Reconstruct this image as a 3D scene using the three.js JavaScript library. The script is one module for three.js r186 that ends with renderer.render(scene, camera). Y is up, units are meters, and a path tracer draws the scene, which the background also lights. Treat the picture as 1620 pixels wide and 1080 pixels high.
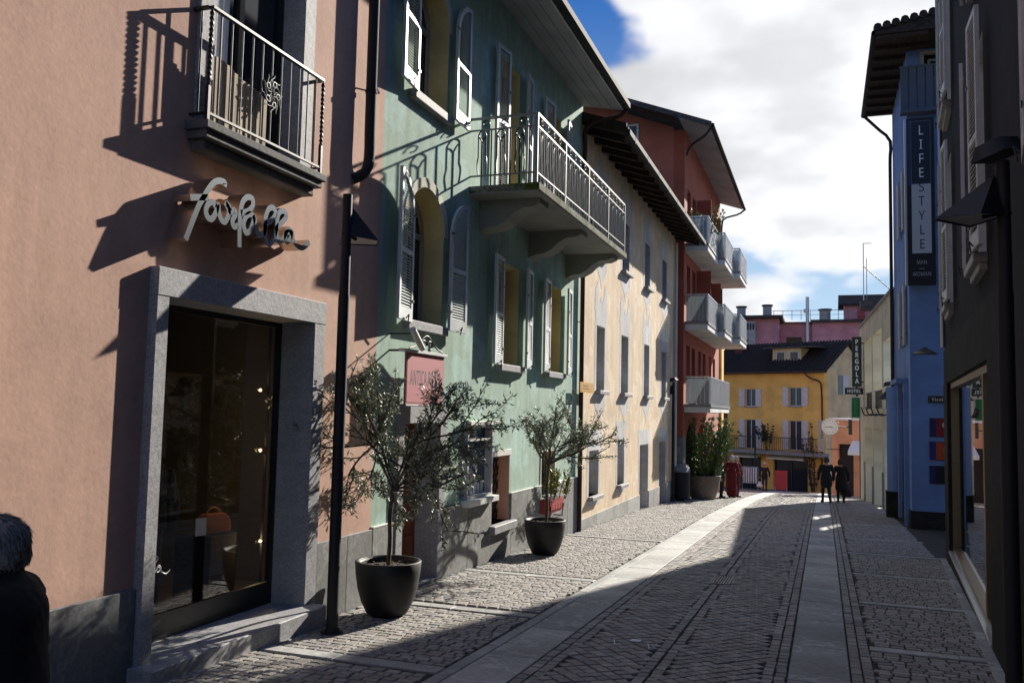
import * as THREE from 'three';
import { mergeGeometries } from 'three/addons/utils/BufferGeometryUtils.js';

// ---------------------------------------------------------------- camera, sky, sun, exposure
const scene = new THREE.Scene();
const FPX = 1380, CX = 810, CY = 540;                      // focal length and centre of the 1620 x 1080 photograph
const V3 = (x, y, z) => new THREE.Vector3(x, y, z);
const pray = (x, y) => V3((x - CX) / FPX, -(y - CY) / FPX, -1);
const vanish = pray(1303, 657).normalize();
const upC = vanish.clone().cross(pray(303, 635)).normalize(); if (upC.y < 0) upC.negate();
const zC = vanish.clone().negate(), xC = upC.clone().cross(zC);
const camToWorld = new THREE.Matrix4().makeBasis(xC, upC, zC).transpose();
const camera = new THREE.PerspectiveCamera(2 * Math.atan(540 / FPX) * 180 / Math.PI, 1.5, 0.1, 800);
camera.position.set(0, 0, 0);
camera.quaternion.setFromRotationMatrix(camToWorld);
camera.updateMatrixWorld();
const dirOf = (x, y) => pray(x, y).applyMatrix4(camToWorld);
const atX = (px, py, x) => { const d = dirOf(px, py); return d.multiplyScalar(x / d.x); };
const atZ = (px, py, z) => { const d = dirOf(px, py); return d.multiplyScalar(z / d.z); };
const camDepth = (p) => -p.clone().applyMatrix4(camToWorld.clone().transpose()).z;
function pixelOf(p) { const c = p.clone().applyMatrix4(camToWorld.clone().transpose()); return [CX - FPX * c.x / c.z, CY + FPX * c.y / c.z, -c.z]; }

const SUN = V3(0.268, 0.485, -1).normalize();
const renderer = new THREE.WebGLRenderer({ antialias: true });
renderer.toneMapping = THREE.LinearToneMapping;
renderer.toneMappingExposure = 2.0;
renderer.shadowMap.enabled = true;
const sun = new THREE.DirectionalLight(new THREE.Color(1.0, 0.93, 0.82), 5.0);
sun.position.copy(SUN).multiplyScalar(120).add(V3(-2, 0, -25));
sun.target.position.set(-2, 0, -25);
sun.castShadow = true;
Object.assign(sun.shadow.camera, { left: -60, right: 60, top: 50, bottom: -50, near: 1, far: 300 });
sun.shadow.mapSize.set(4096, 4096); sun.shadow.bias = -0.0005;
scene.add(sun, sun.target);

// seeded random numbers
let seedState = 20240;
const rnd = () => { seedState = (seedState + 0x6d2b79f5) | 0; let t = Math.imul(seedState ^ (seedState >>> 15), 1 | seedState); t = (t + Math.imul(t ^ (t >>> 7), 61 | t)) ^ t; return ((t ^ (t >>> 14)) >>> 0) / 4294967296; };
const rr = (a, b) => a + (b - a) * rnd();
const clamp = (v, a, b) => Math.min(b, Math.max(a, v));
const smooth = (a, b, v) => { const t = clamp((v - a) / (b - a), 0, 1); return t * t * (3 - 2 * t); };
const mixn = (a, b, t) => a + (b - a) * t;
// lattice noise in 3-D and 2-D (2-D wraps at period)
const hash3 = (x, y, z) => { let h = Math.imul(x, 374761393) + Math.imul(y, 668265263) + Math.imul(z, 2147483647 - 1013904223) | 0; h = Math.imul(h ^ (h >>> 13), 1274126177); return ((h ^ (h >>> 16)) >>> 0) / 4294967296; };
function noise3(x, y, z) {
  const xi = Math.floor(x), yi = Math.floor(y), zi = Math.floor(z); let fx = x - xi, fy = y - yi, fz = z - zi;
  fx = fx * fx * (3 - 2 * fx); fy = fy * fy * (3 - 2 * fy); fz = fz * fz * (3 - 2 * fz);
  const L = (a, b, t) => a + (b - a) * t;
  return L(L(L(hash3(xi, yi, zi), hash3(xi + 1, yi, zi), fx), L(hash3(xi, yi + 1, zi), hash3(xi + 1, yi + 1, zi), fx), fy),
    L(L(hash3(xi, yi, zi + 1), hash3(xi + 1, yi, zi + 1), fx), L(hash3(xi, yi + 1, zi + 1), hash3(xi + 1, yi + 1, zi + 1), fx), fy), fz);
}
const fbm3 = (x, y, z, o) => { let a = 0.5, s = 0, n = 0; for (let i = 0; i < o; i++) { s += a * noise3(x, y, z); n += a; a *= 0.52; x = x * 2.03 + 11.3; y = y * 2.03 + 5.7; z = z * 2.03 + 3.1; } return s / n; };
const pn = (x, y, per, s) => { // periodic value noise
  const xi = Math.floor(x), yi = Math.floor(y); let fx = x - xi, fy = y - yi; fx = fx * fx * (3 - 2 * fx); fy = fy * fy * (3 - 2 * fy);
  const w = (v) => ((v % per) + per) % per, h = (a, b) => hash3(w(a), w(b), s);
  return mixn(mixn(h(xi, yi), h(xi + 1, yi), fx), mixn(h(xi, yi + 1), h(xi + 1, yi + 1), fx), fy);
};
const pfbm = (u, v, base, o, s) => { let a = 0.5, r = 0, n = 0, f = base; for (let i = 0; i < o; i++) { r += a * pn(u * f, v * f, f, s + i * 17); n += a; a *= 0.55; f *= 2; } return r / n; };

// the sky: partly cloudy, a bright bank of cloud round the sun, blue with added fill cloud away from it
{
  const W = 2048, H = 1024, data = new Float32Array(W * H * 4);
  for (let j = 0; j < H; j++) {
    const el = (j + 0.5) / H * Math.PI - Math.PI / 2, cy = Math.cos(el), y = Math.sin(el);
    for (let i = 0; i < W; i++) {
      const th = (i + 0.5) / W * 2 * Math.PI - Math.PI;     // u = atan2(z, x) / 2pi + 0.5
      const x = cy * Math.cos(th), z = cy * Math.sin(th);
      const k = (j * W + i) * 4;
      const cs = x * SUN.x + y * SUN.y + z * SUN.z, ang = Math.acos(clamp(cs, -1, 1)) * 180 / Math.PI;
      const yy = Math.max(y, 0);
      if (y < -0.09) { data[k] = 0.07; data[k + 1] = 0.07; data[k + 2] = 0.068; data[k + 3] = 1; continue; }
      const zen = smooth(0.0, 0.5, yy);
      let r = mixn(0.29, 0.010, zen), g = mixn(0.40, 0.072, zen), b = mixn(0.50, 0.255, zen);
      const q = 1 / (yy + 0.22);
      const n = fbm3(x * q * 1.7 + 4.2, y * 1.3 + 2.0, z * q * 1.7 + 9.1, 7);
      const fine = fbm3(x * q * 5.2 + 1.2, y * 3, z * q * 5.2 + 3.3, 7);
      const big = fbm3(x * q * 1.1 + 14.0, y * 6 + 5.0, z * q * 1.1 + 2.0, 5);
      const cover = smooth(32, 18, ang) * 0.34 * smooth(0.13, 0.20, yy) - 0.02 + 0.03 * smooth(45, 80, ang);  // last term adds cloud out of view, for more ambient light
      let c = smooth(0.50, 0.59, n * 0.66 + fine * 0.34 + cover);
      c *= smooth(-0.01, 0.05, y);
      const thick = smooth(0.44, 0.62, fine * 0.45 + big * 0.55);
      const glow = Math.exp(-ang * ang / (2 * 24 * 24));
      const lum = 0.40 + 0.20 * glow - thick * 0.17 + 0.10 * (fine - 0.5);
      r = mixn(r, lum * 0.985, c); g = mixn(g, lum * 0.995, c); b = mixn(b, lum * 1.025, c);
      if (y < 0) { const t = smooth(0, -0.08, y); r = mixn(r, 0.07, t); g = mixn(g, 0.07, t); b = mixn(b, 0.068, t); }
      data[k] = r; data[k + 1] = g; data[k + 2] = b; data[k + 3] = 1;
    }
  }
  const sky = new THREE.DataTexture(data, W, H, THREE.RGBAFormat, THREE.FloatType);
  sky.mapping = THREE.EquirectangularReflectionMapping; sky.magFilter = THREE.LinearFilter; sky.minFilter = THREE.LinearFilter; sky.wrapS = THREE.RepeatWrapping; sky.needsUpdate = true;
  scene.background = sky; scene.environment = sky;
}

// ---------------------------------------------------------------- textures and materials
function dataTex(n, metres, fn, srgb = true) {   // fn(u, v) -> [r, g, b] 0..1
  const d = new Uint8Array(n * n * 4);
  for (let j = 0; j < n; j++) for (let i = 0; i < n; i++) { const c = fn(i / n, j / n), k = (j * n + i) * 4; d[k] = clamp(c[0], 0, 1) * 255; d[k + 1] = clamp(c[1], 0, 1) * 255; d[k + 2] = clamp(c[2], 0, 1) * 255; d[k + 3] = 255; }
  const t = new THREE.DataTexture(d, n, n); t.wrapS = t.wrapT = THREE.RepeatWrapping; t.magFilter = THREE.LinearFilter; t.minFilter = THREE.LinearMipmapLinearFilter; t.generateMipmaps = true;
  if (srgb) t.colorSpace = THREE.SRGBColorSpace; t.repeat.set(1 / metres, 1 / metres); t.needsUpdate = true; return t;
}
const g3 = (v) => [v, v, v];
const T = {
  plaster: dataTex(768, 3.1, (u, v) => { const a = pfbm(u, v, 3, 6, 1), st = pfbm(u, v * 0.999, 6, 3, 9), f = pfbm(u, v, 96, 2, 4); const blot = smooth(0.52, 0.72, pfbm(u, v, 5, 5, 33)); return [0.80 + 0.2 * a + 0.05 * (f - 0.5) - 0.045 * blot, 0.80 + 0.2 * a + 0.05 * (f - 0.5) - 0.045 * blot + 0.02 * st, 0.79 + 0.2 * a + 0.05 * (f - 0.5) - 0.04 * blot + 0.02 * st]; }),
  streak: dataTex(768, 3.7, (u, v) => { const s = pn(u * 64, v * 5, 64, 3) * 0.5 + pn(u * 23, v * 3, 23, 5) * 0.5, a = pfbm(u, v, 4, 6, 21), f = pfbm(u, v, 90, 2, 14); const w = 0.72 + 0.26 * a + 0.14 * (s - 0.5) + 0.05 * (f - 0.5); return [w, w * (0.985 + 0.02 * a), w * (0.965 + 0.03 * s)]; }),
  weather: dataTex(1024, 6.3, (u, v) => { const a = pfbm(u, v, 5, 6, 101), b = pfbm(u, v, 14, 5, 103), s = pn(u * 90, v * 9, 90, 105) * 0.6 + pn(u * 31, v * 4, 31, 107) * 0.4, f = pfbm(u, v, 180, 2, 109), bare = smooth(0.57, 0.66, b), stain = smooth(0.55, 0.75, a); const w = 0.86 + 0.16 * (a - 0.5) + 0.12 * (s - 0.5) + 0.08 * (f - 0.5) - 0.09 * stain; return [w + 0.05 * bare, w + 0.065 * bare - 0.01 * stain, w + 0.10 * bare - 0.015 * stain]; }),
  pinkWash: dataTex(1024, 7.1, (u, v) => { const a = pfbm(u, v, 4, 6, 111), b = pfbm(u, v, 16, 5, 113), s = pn(u * 70, v * 6, 70, 115), f = pfbm(u, v, 200, 2, 119), crack = smooth(0.006, 0.0, Math.abs(pfbm(u, v, 5, 6, 117) - 0.5)) * smooth(0.5, 0.62, pfbm(u, v, 3, 3, 121)); const w = 0.88 + 0.16 * (a - 0.5) + 0.08 * (b - 0.5) + 0.05 * (s - 0.5) + 0.06 * (f - 0.5) - 0.05 * crack; return [w, w * 0.995, w * 0.99]; }),
  plasterBump: dataTex(768, 1.3, (u, v) => g3(0.55 * pfbm(u, v, 6, 3, 2) + 0.45 * pfbm(u, v, 48, 4, 6)), false),
  roughBump: dataTex(512, 0.9, (u, v) => g3(pfbm(u, v, 24, 5, 12)), false),
  granite: dataTex(512, 0.55, (u, v) => { const s = hash3(Math.floor(u * 170), Math.floor(v * 170), 5), m = pfbm(u, v, 8, 4, 8), f = pfbm(u, v, 64, 3, 31); const w = 0.66 + 0.28 * f + 0.16 * (m - 0.5) + (s > 0.86 ? -0.22 : s < 0.1 ? 0.16 : 0); return [w, w, w * 1.01]; }),
  slate: dataTex(768, 2.3, (u, v) => { const m = pfbm(u, v, 3, 7, 41), f = pfbm(u, v, 80, 3, 43), vein = smooth(0.035, 0.0, Math.abs(pfbm(u, v, 4, 5, 47) - 0.5)); const w = 0.78 + 0.36 * (m - 0.42) + 0.18 * (f - 0.5) + 0.13 * vein; return [w, w * 1.0, w * 0.985]; }),
  speck: dataTex(256, 0.4, (u, v) => { const f = pfbm(u, v, 40, 3, 51), m = pfbm(u, v, 5, 4, 55); const w = 0.80 + 0.4 * (f - 0.45) + 0.25 * (m - 0.5); return [w, w * 0.99, w * 0.97]; }),
  wood: dataTex(512, 1.0, (u, v) => { const s = pn(u * 60, v * 3, 60, 61) * 0.6 + pn(u * 20, v * 2, 20, 63) * 0.4, f = pfbm(u, v, 64, 2, 65); const w = 0.6 + 0.4 * (s - 0.3) + 0.1 * (f - 0.5); return [w, w * 0.95, w * 0.9]; }),
  paint: dataTex(256, 0.8, (u, v) => { const m = pfbm(u, v, 6, 5, 71); const w = 0.86 + 0.2 * (m - 0.4); return [w, w, w * 0.99]; }),
  moss: dataTex(512, 1.7, (u, v) => { const m = smooth(0.47, 0.60, pfbm(u, v, 7, 6, 81)), f = pfbm(u, v, 40, 3, 83), a = 0.46 + 0.4 * (f - 0.4); return [mixn(a, a * 0.62, m), mixn(a * 0.97, a * 0.72, m), mixn(a * 0.9, a * 0.22, m)]; }),
  roof: dataTex(512, 1.6, (u, v) => { const m = pfbm(u, v, 24, 3, 91), p = pfbm(u, v, 4, 4, 93); const w = 0.5 + 0.6 * (m - 0.4) + 0.4 * (p - 0.5); return [w, w * 0.94, w * 0.9]; }),
};
const lin = (r, g, b) => new THREE.Color().setRGB(r, g, b);
const M = {};
function mat(key, color, o = {}) { const { phys, ...rest } = o; const m = phys ? new THREE.MeshPhysicalMaterial({ color, roughness: 0.85, ...rest }) : new THREE.MeshStandardMaterial({ color, roughness: 0.85, ...rest }); M[key] = m; return m; }
const plast = (key, c, map = T.plaster, bs = 0.0022) => mat(key, c, { map, bumpMap: T.plasterBump, bumpScale: bs, roughness: 0.92 });
plast('pink', lin(0.70, 0.445, 0.35), T.pinkWash);
plast('green', lin(0.47, 0.655, 0.54), T.weather);
plast('tan', lin(0.95, 0.74, 0.50), T.weather);
plast('red', lin(0.40, 0.095, 0.055));
plast('redOpp', lin(0.50, 0.15, 0.10));
plast('yellow', lin(1.0, 0.60, 0.16));
plast('yellowPale', lin(0.80, 0.64, 0.35));
plast('beige', lin(0.86, 0.63, 0.36));
plast('orange', lin(0.86, 0.42, 0.23));
plast('creamWall', lin(0.80, 0.72, 0.52));
plast('creamIn', lin(0.90, 0.72, 0.28));
plast('revealYellow', lin(0.80, 0.66, 0.33));
plast('revealPale', lin(0.78, 0.74, 0.60));
plast('farPink', lin(0.66, 0.30, 0.36));
plast('farGrey', lin(0.40, 0.39, 0.41));
plast('blue', lin(0.17, 0.28, 0.57));
plast('blueDark', lin(0.10, 0.13, 0.20));
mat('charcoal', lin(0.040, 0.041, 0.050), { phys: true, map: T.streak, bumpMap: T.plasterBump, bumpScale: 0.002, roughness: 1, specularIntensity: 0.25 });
plast('whitePlaster', lin(0.82, 0.80, 0.76));
plast('soffit', lin(0.42, 0.42, 0.44), T.plaster, 0.001);
plast('frescoGrey', lin(0.70, 0.70, 0.69), T.weather, 0.003);
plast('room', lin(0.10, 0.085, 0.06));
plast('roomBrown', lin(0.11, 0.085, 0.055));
mat('granite', lin(0.46, 0.46, 0.47), { map: T.granite, bumpMap: T.roughBump, bumpScale: 0.002, roughness: 0.7 });
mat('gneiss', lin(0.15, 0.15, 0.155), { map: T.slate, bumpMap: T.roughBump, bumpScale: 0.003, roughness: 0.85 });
mat('plinth', lin(0.30, 0.305, 0.305), { map: T.slate, bumpMap: T.roughBump, bumpScale: 0.002, roughness: 0.75 });
mat('plinthPale', lin(0.46, 0.46, 0.44), { map: T.slate, bumpMap: T.roughBump, bumpScale: 0.002, roughness: 0.8 });
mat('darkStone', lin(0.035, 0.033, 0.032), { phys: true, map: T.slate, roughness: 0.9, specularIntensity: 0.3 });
mat('concrete', lin(0.30, 0.29, 0.27), { map: T.plaster, bumpMap: T.roughBump, bumpScale: 0.004, roughness: 0.95 });
mat('mossy', lin(0.72, 0.72, 0.66), { map: T.moss, bumpMap: T.roughBump, bumpScale: 0.006, roughness: 0.98 });
mat('shutter', lin(0.66, 0.72, 0.74), { map: T.paint, roughness: 0.5 });
mat('shutterWhite', lin(0.78, 0.76, 0.75), { map: T.paint, roughness: 0.55 });
mat('shutterGrey', lin(0.42, 0.41, 0.40), { map: T.paint, roughness: 0.55 });
mat('iron', lin(0.018, 0.018, 0.02), { roughness: 0.42, metalness: 0.3 });
mat('ironGrey', lin(0.19, 0.19, 0.19), { roughness: 0.5, metalness: 0.25 });  // paler iron; sunlit look of the balcony railings is put into it
mat('lampBlack', lin(0.010, 0.010, 0.013), { roughness: 0.7 });
mat('lampUnder', lin(0.45, 0.45, 0.44), { roughness: 0.5 });
mat('pipe', lin(0.022, 0.02, 0.019), { roughness: 0.85 });
mat('pipeBrown', lin(0.05, 0.026, 0.018), { roughness: 0.8 });
mat('chrome', lin(0.60, 0.66, 0.74), { roughness: 0.2, metalness: 1 });
mat('chromeSide', lin(0.55, 0.45, 0.36), { roughness: 0.32, metalness: 0.9 });
mat('steel', lin(0.45, 0.46, 0.48), { roughness: 0.35, metalness: 0.8 });
mat('glass', lin(1, 1, 1), { phys: true, roughness: 0.01, transmission: 1, thickness: 0, ior: 1.5 });
mat('pane', lin(0.02, 0.024, 0.03), { phys: true, roughness: 0.06, ior: 1.5 });
mat('paneGrey', lin(0.09, 0.095, 0.10), { phys: true, roughness: 0.1, ior: 1.5 });
mat('frosted', lin(0.50, 0.54, 0.56), { phys: true, roughness: 0.3, transmission: 0.7, thickness: 0 });
mat('windowFrame', lin(0.55, 0.52, 0.46), { map: T.paint, roughness: 0.6 });
mat('frameWhite', lin(0.75, 0.75, 0.74), { map: T.paint, roughness: 0.55 });
mat('frameBlack', lin(0.012, 0.012, 0.012), { roughness: 0.4 });
mat('bronze', lin(0.16, 0.12, 0.07), { roughness: 0.4, metalness: 0.7 });
mat('wood', lin(0.46, 0.14, 0.05), { map: T.wood, roughness: 0.55 });
mat('woodDark', lin(0.06, 0.043, 0.032), { map: T.wood, roughness: 0.85 });
mat('woodPale', lin(0.86, 0.74, 0.54), { map: T.wood, roughness: 0.8 });
mat('roofTile', lin(0.085, 0.068, 0.06), { map: T.roof, bumpMap: T.roughBump, bumpScale: 0.01, roughness: 0.95 });
mat('roofGrey', lin(0.15, 0.16, 0.17), { map: T.roof, roughness: 0.6, metalness: 0.2 });
mat('brick', lin(0.30, 0.12, 0.09), { map: T.roof, roughness: 0.95 });
mat('potBlack', lin(0.012, 0.0125, 0.014), { roughness: 0.55, map: T.paint, bumpMap: T.roughBump, bumpScale: 0.0006 });
mat('planterStone', lin(0.30, 0.24, 0.19), { map: T.slate, roughness: 0.9 });
mat('soil', lin(0.07, 0.045, 0.03), { map: T.roof, bumpMap: T.roughBump, bumpScale: 0.02, roughness: 1 });
mat('bark', lin(0.19, 0.155, 0.115), { map: T.wood, bumpMap: T.roughBump, bumpScale: 0.004, roughness: 0.95 });
const leafMat = (key, c, t = 0.25, ro = 0.55) => mat(key, c, { phys: true, roughness: ro, transmission: t, thickness: 0, side: THREE.DoubleSide, vertexColors: true });
leafMat('olive', lin(1, 1, 1), 0.32, 0.48);
leafMat('shrub', lin(0.9, 0.9, 0.9), 0.3, 0.45);
mat('white', lin(0.80, 0.80, 0.78), { roughness: 0.6 });
mat('black', lin(0.015, 0.015, 0.016), { roughness: 0.7 });
mat('clothBlack', lin(0.012, 0.012, 0.014), { roughness: 0.95 });
mat('redPaint', lin(0.42, 0.05, 0.05), { roughness: 0.6 });
mat('fabric', lin(0.9, 0.9, 0.9), { vertexColors: true, roughness: 0.95 });
mat('jointBed', lin(0.052, 0.05, 0.044), { map: T.speck, bumpMap: T.roughBump, bumpScale: 0.008, roughness: 1 });
mat('slab', lin(0.47, 0.47, 0.465), { map: T.slate, bumpMap: T.roughBump, bumpScale: 0.0015, roughness: 0.7 });
mat('slabB', lin(0.41, 0.415, 0.42), { map: T.slate, bumpMap: T.roughBump, bumpScale: 0.0015, roughness: 0.75 });
mat('asphalt', lin(0.10, 0.10, 0.10), { map: T.speck, roughness: 0.95 });

// ---------------------------------------------------------------- geometry helpers
function uvm(g, ou = 0, ov = 0) {                // uv in metres, projected along the main axis of each normal
  const p = g.attributes.position, n = g.attributes.normal, uv = new Float32Array(p.count * 2);
  for (let i = 0; i < p.count; i++) {
    const ax = Math.abs(n.getX(i)), ay = Math.abs(n.getY(i)), az = Math.abs(n.getZ(i));
    if (ay >= ax && ay >= az) { uv[2 * i] = p.getX(i); uv[2 * i + 1] = p.getZ(i); } else if (ax >= az) { uv[2 * i] = p.getZ(i); uv[2 * i + 1] = p.getY(i); } else { uv[2 * i] = p.getX(i); uv[2 * i + 1] = p.getY(i); }
    uv[2 * i] += ou; uv[2 * i + 1] += ov;
  }
  g.setAttribute('uv', new THREE.BufferAttribute(uv, 2)); return g;
}
function join(list) {
  const l = list.map((g) => { const q = g.index ? g.toNonIndexed() : g.clone(); for (const k of Object.keys(q.attributes)) if (k !== 'position' && k !== 'normal' && k !== 'uv' && k !== 'color') q.deleteAttribute(k); if (!q.attributes.uv) uvm(q); return q; });
  return l.length === 1 ? l[0] : mergeGeometries(l);
}
function mk(name, geo, m, parent, o = {}) {
  let g = Array.isArray(geo) ? join(geo) : geo;
  if (!o.keepUV) uvm(g, o.ou || 0, o.ov || 0);
  const me = new THREE.Mesh(g, m); me.name = name; me.castShadow = me.receiveShadow = true;
  if (o.pos) me.position.set(...o.pos);
  if (o.label) me.userData.label = o.label;
  if (parent) parent.add(me);
  return me;
}
const usedNames = new Map();
function numbered(n) { const k = usedNames.get(n) || 0; usedNames.set(n, k + 1); return k ? n + '_' + String(k).padStart(3, '0') : n; }
function part(name, parent) { const g = new THREE.Group(); g.name = name; parent.add(g); return g; }
function thing(name, label, category, group) { const g = new THREE.Group(); g.name = numbered(name); g.userData = { label, category }; if (group) g.userData.group = group; scene.add(g); return g; }
function structure(name, geo, m, o) { const me = mk(numbered(name), geo, m, scene, o); me.userData.kind = 'structure'; return me; }
function settle(g, bx, by, bz) { // move the group's origin to its base without moving its parts; (bx, by, bz) in the group's own frame
  for (const c of g.children) c.position.sub(V3(bx, by, bz));
  g.position.add(V3(bx, by, bz).applyQuaternion(g.quaternion));
  return g;
}
function copyThing(root, pos, turn, label) { const r = root.clone(); r.name = numbered(root.name.replace(/_\d{3}$/, '')); r.userData = { ...root.userData }; if (label) r.userData.label = label; r.position.set(...pos); r.rotation.y = turn; scene.add(r); return r; }
const box = (x0, x1, y0, y1, z0, z1) => new THREE.BoxGeometry(Math.abs(x1 - x0), Math.abs(y1 - y0), Math.abs(z1 - z0)).translate((x0 + x1) / 2, (y0 + y1) / 2, (z0 + z1) / 2);
function chbox(x0, x1, y0, y1, z0, z1, c = 0.008) { // chamfered box
  const s = new THREE.Shape(); const w = x1 - x0, h = y1 - y0; s.moveTo(c, c); s.lineTo(w - c, c); s.lineTo(w - c, h - c); s.lineTo(c, h - c); s.closePath();
  const g = new THREE.ExtrudeGeometry(s, { depth: z1 - z0 - 2 * c, bevelEnabled: true, bevelThickness: c, bevelSize: c, bevelSegments: 1 });
  return g.translate(x0, y0, z0 + c);
}
function bar(a, b, r, seg = 6, r2 = r) { // round bar between two points
  const A = V3(...a), B = V3(...b), d = B.clone().sub(A), g = new THREE.CylinderGeometry(r2, r, d.length(), seg, 1);
  g.applyQuaternion(new THREE.Quaternion().setFromUnitVectors(V3(0, 1, 0), d.clone().normalize())); g.translate((A.x + B.x) / 2, (A.y + B.y) / 2, (A.z + B.z) / 2); return g;
}
const tube = (pts, r, seg = 24, rs = 6) => new THREE.TubeGeometry(new THREE.CatmullRomCurve3(pts.map((p) => V3(...p))), seg, r, rs, false);
const lathe = (pts, seg = 32) => new THREE.LatheGeometry(pts.map((p) => new THREE.Vector2(p[0], p[1])), seg);
function prof(pts, u0, u1) { // profile in (z, y) swept along x from u0 to u1
  const s = new THREE.Shape(pts.map((p) => new THREE.Vector2(p[0], p[1])));
  const g = new THREE.ExtrudeGeometry(s, { depth: u1 - u0, bevelEnabled: false }); const p = g.attributes.position;
  for (let i = 0; i < p.count; i++) { const X = p.getX(i), Z = p.getZ(i); p.setXYZ(i, u0 + Z, p.getY(i), X); }
  for (let i = 0; i < p.count; i += 3) { const a = [p.getX(i + 1), p.getY(i + 1), p.getZ(i + 1)]; p.setXYZ(i + 1, p.getX(i + 2), p.getY(i + 2), p.getZ(i + 2)); p.setXYZ(i + 2, ...a); }
  g.computeVertexNormals(); return g;
}
// a wall in the x-y plane with openings: holes are [x0, x1, y0, y1] or {arch: [x0, x1, y0, spring]}
function wallGeo(x0, x1, y0, y1, holes, z0, z1, outline) {
  const s = new THREE.Shape();
  if (outline) { outline.forEach((p, i) => i ? s.lineTo(...p) : s.moveTo(...p)); s.closePath(); }
  else { s.moveTo(x0, y0); s.lineTo(x1, y0); s.lineTo(x1, y1); s.lineTo(x0, y1); s.closePath(); }
  for (const h of holes) {
    const p = new THREE.Path();
    if (h.arch) { const [a, b, c, d] = h.arch; p.moveTo(a, c); p.lineTo(a, d); p.absarc((a + b) / 2, d, (b - a) / 2, Math.PI, 0, true); p.lineTo(b, c); p.closePath(); }
    else { p.moveTo(h[0], h[2]); p.lineTo(h[0], h[3]); p.lineTo(h[1], h[3]); p.lineTo(h[1], h[2]); p.closePath(); }
    s.holes.push(p);
  }
  return new THREE.ExtrudeGeometry(s, { depth: z1 - z0, bevelEnabled: false, curveSegments: 24 }).translate(0, 0, z0);
}
function ring2(outer, holes, z0, z1) { const s = new THREE.Shape(outer.map((p) => new THREE.Vector2(...p))); for (const h of holes) s.holes.push(new THREE.Path(h.map((p) => new THREE.Vector2(...p)))); return new THREE.ExtrudeGeometry(s, { depth: z1 - z0, bevelEnabled: false }).translate(0, 0, z0); }
const frameGeo = (x0, x1, y0, y1, t, z0, z1) => ring2([[x0, y0], [x1, y0], [x1, y1], [x0, y1]], [[[x0 + t, y0 + t], [x0 + t, y1 - t], [x1 - t, y1 - t], [x1 - t, y0 + t]]], z0, z1);
function canvasTex(w, h, draw) { const c = document.createElement('canvas'); c.width = w; c.height = h; const x = c.getContext('2d'); draw(x, w, h); const t = new THREE.CanvasTexture(c); t.colorSpace = THREE.SRGBColorSpace; t.anisotropy = 4; return t; }
const sheet = (w, h) => new THREE.PlaneGeometry(w, h);
function printMat(w, h, draw, o = {}) { return new THREE.MeshStandardMaterial({ map: canvasTex(w, h, draw), roughness: 0.6, ...o }); }

// the street falls away from the camera: height of the ground at z
const GP = [[-40, -0.6], [0, -1.93], [8, -2.25], [13, -2.42], [18.4, -2.6], [25.2, -2.83], [31, -3.1], [36, -3.36], [44, -3.86], [52, -4.4], [65, -5.3], [90, -6.2], [200, -7]];
function gy(z) {
  const d = -z; if (d <= GP[0][0]) return GP[0][1];
  for (let i = 0; i < GP.length - 1; i++) if (d <= GP[i + 1][0]) {
    const [a, ya] = GP[i], [b, yb] = GP[i + 1], m = (j) => j <= 0 ? (GP[1][1] - GP[0][1]) / (GP[1][0] - GP[0][0]) : j >= GP.length - 1 ? 0 : (GP[j + 1][1] - GP[j - 1][1]) / (GP[j + 1][0] - GP[j - 1][0]);
    const h = b - a, t = (d - a) / h, t2 = t * t, t3 = t2 * t;
    return (2 * t3 - 3 * t2 + 1) * ya + (t3 - 2 * t2 + t) * h * m(i) + (-2 * t3 + 3 * t2) * yb + (t3 - t2) * h * m(i + 1);
  }
  return GP[GP.length - 1][1];
}
const slopeAt = (z) => (gy(z + 0.2) - gy(z - 0.2)) / 0.4;
function onGround(px, py) { const d = dirOf(px, py); let lo = 0.5, hi = 300; for (let i = 0; i < 50; i++) { const m = (lo + hi) / 2; if (d.y * m > gy(d.z * m)) lo = m; else hi = m; } return d.multiplyScalar(lo); }
// ---------------------------------------------------------------- the ground, road and pavements
const TOP = 0.02;                                          // walking surface above the joint bed
function stripSheet(x0, x1, z0, z1, step, dy) { // sheet that follows the street's fall
  const n = Math.max(1, Math.round((z0 - z1) / step)), pos = [], idx = [];
  for (let i = 0; i <= n; i++) { const z = z0 + (z1 - z0) * i / n; pos.push(x0, gy(z) + dy, z, x1, gy(z) + dy, z); if (i < n) { const a = i * 2; idx.push(a, a + 1, a + 2, a + 1, a + 3, a + 2); } }
  const g = new THREE.BufferGeometry(); g.setAttribute('position', new THREE.Float32BufferAttribute(pos, 3)); g.setIndex(idx); g.computeVertexNormals(); return g;
}
structure('ground', stripSheet(-260, 260, 60, -420, 2, -0.05), M.asphalt);
const road = structure('road', stripSheet(-2.4, -0.3, 8, -62, 1, 0), M.jointBed);
const pavementNear = structure('pavement', stripSheet(-5.2, -2.4, 8, -62, 1, 0.001), M.jointBed);
const pavementFar = structure('pavement', stripSheet(-0.3, 3.4, 8, -62, 1, 0.001), M.jointBed);

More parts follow.
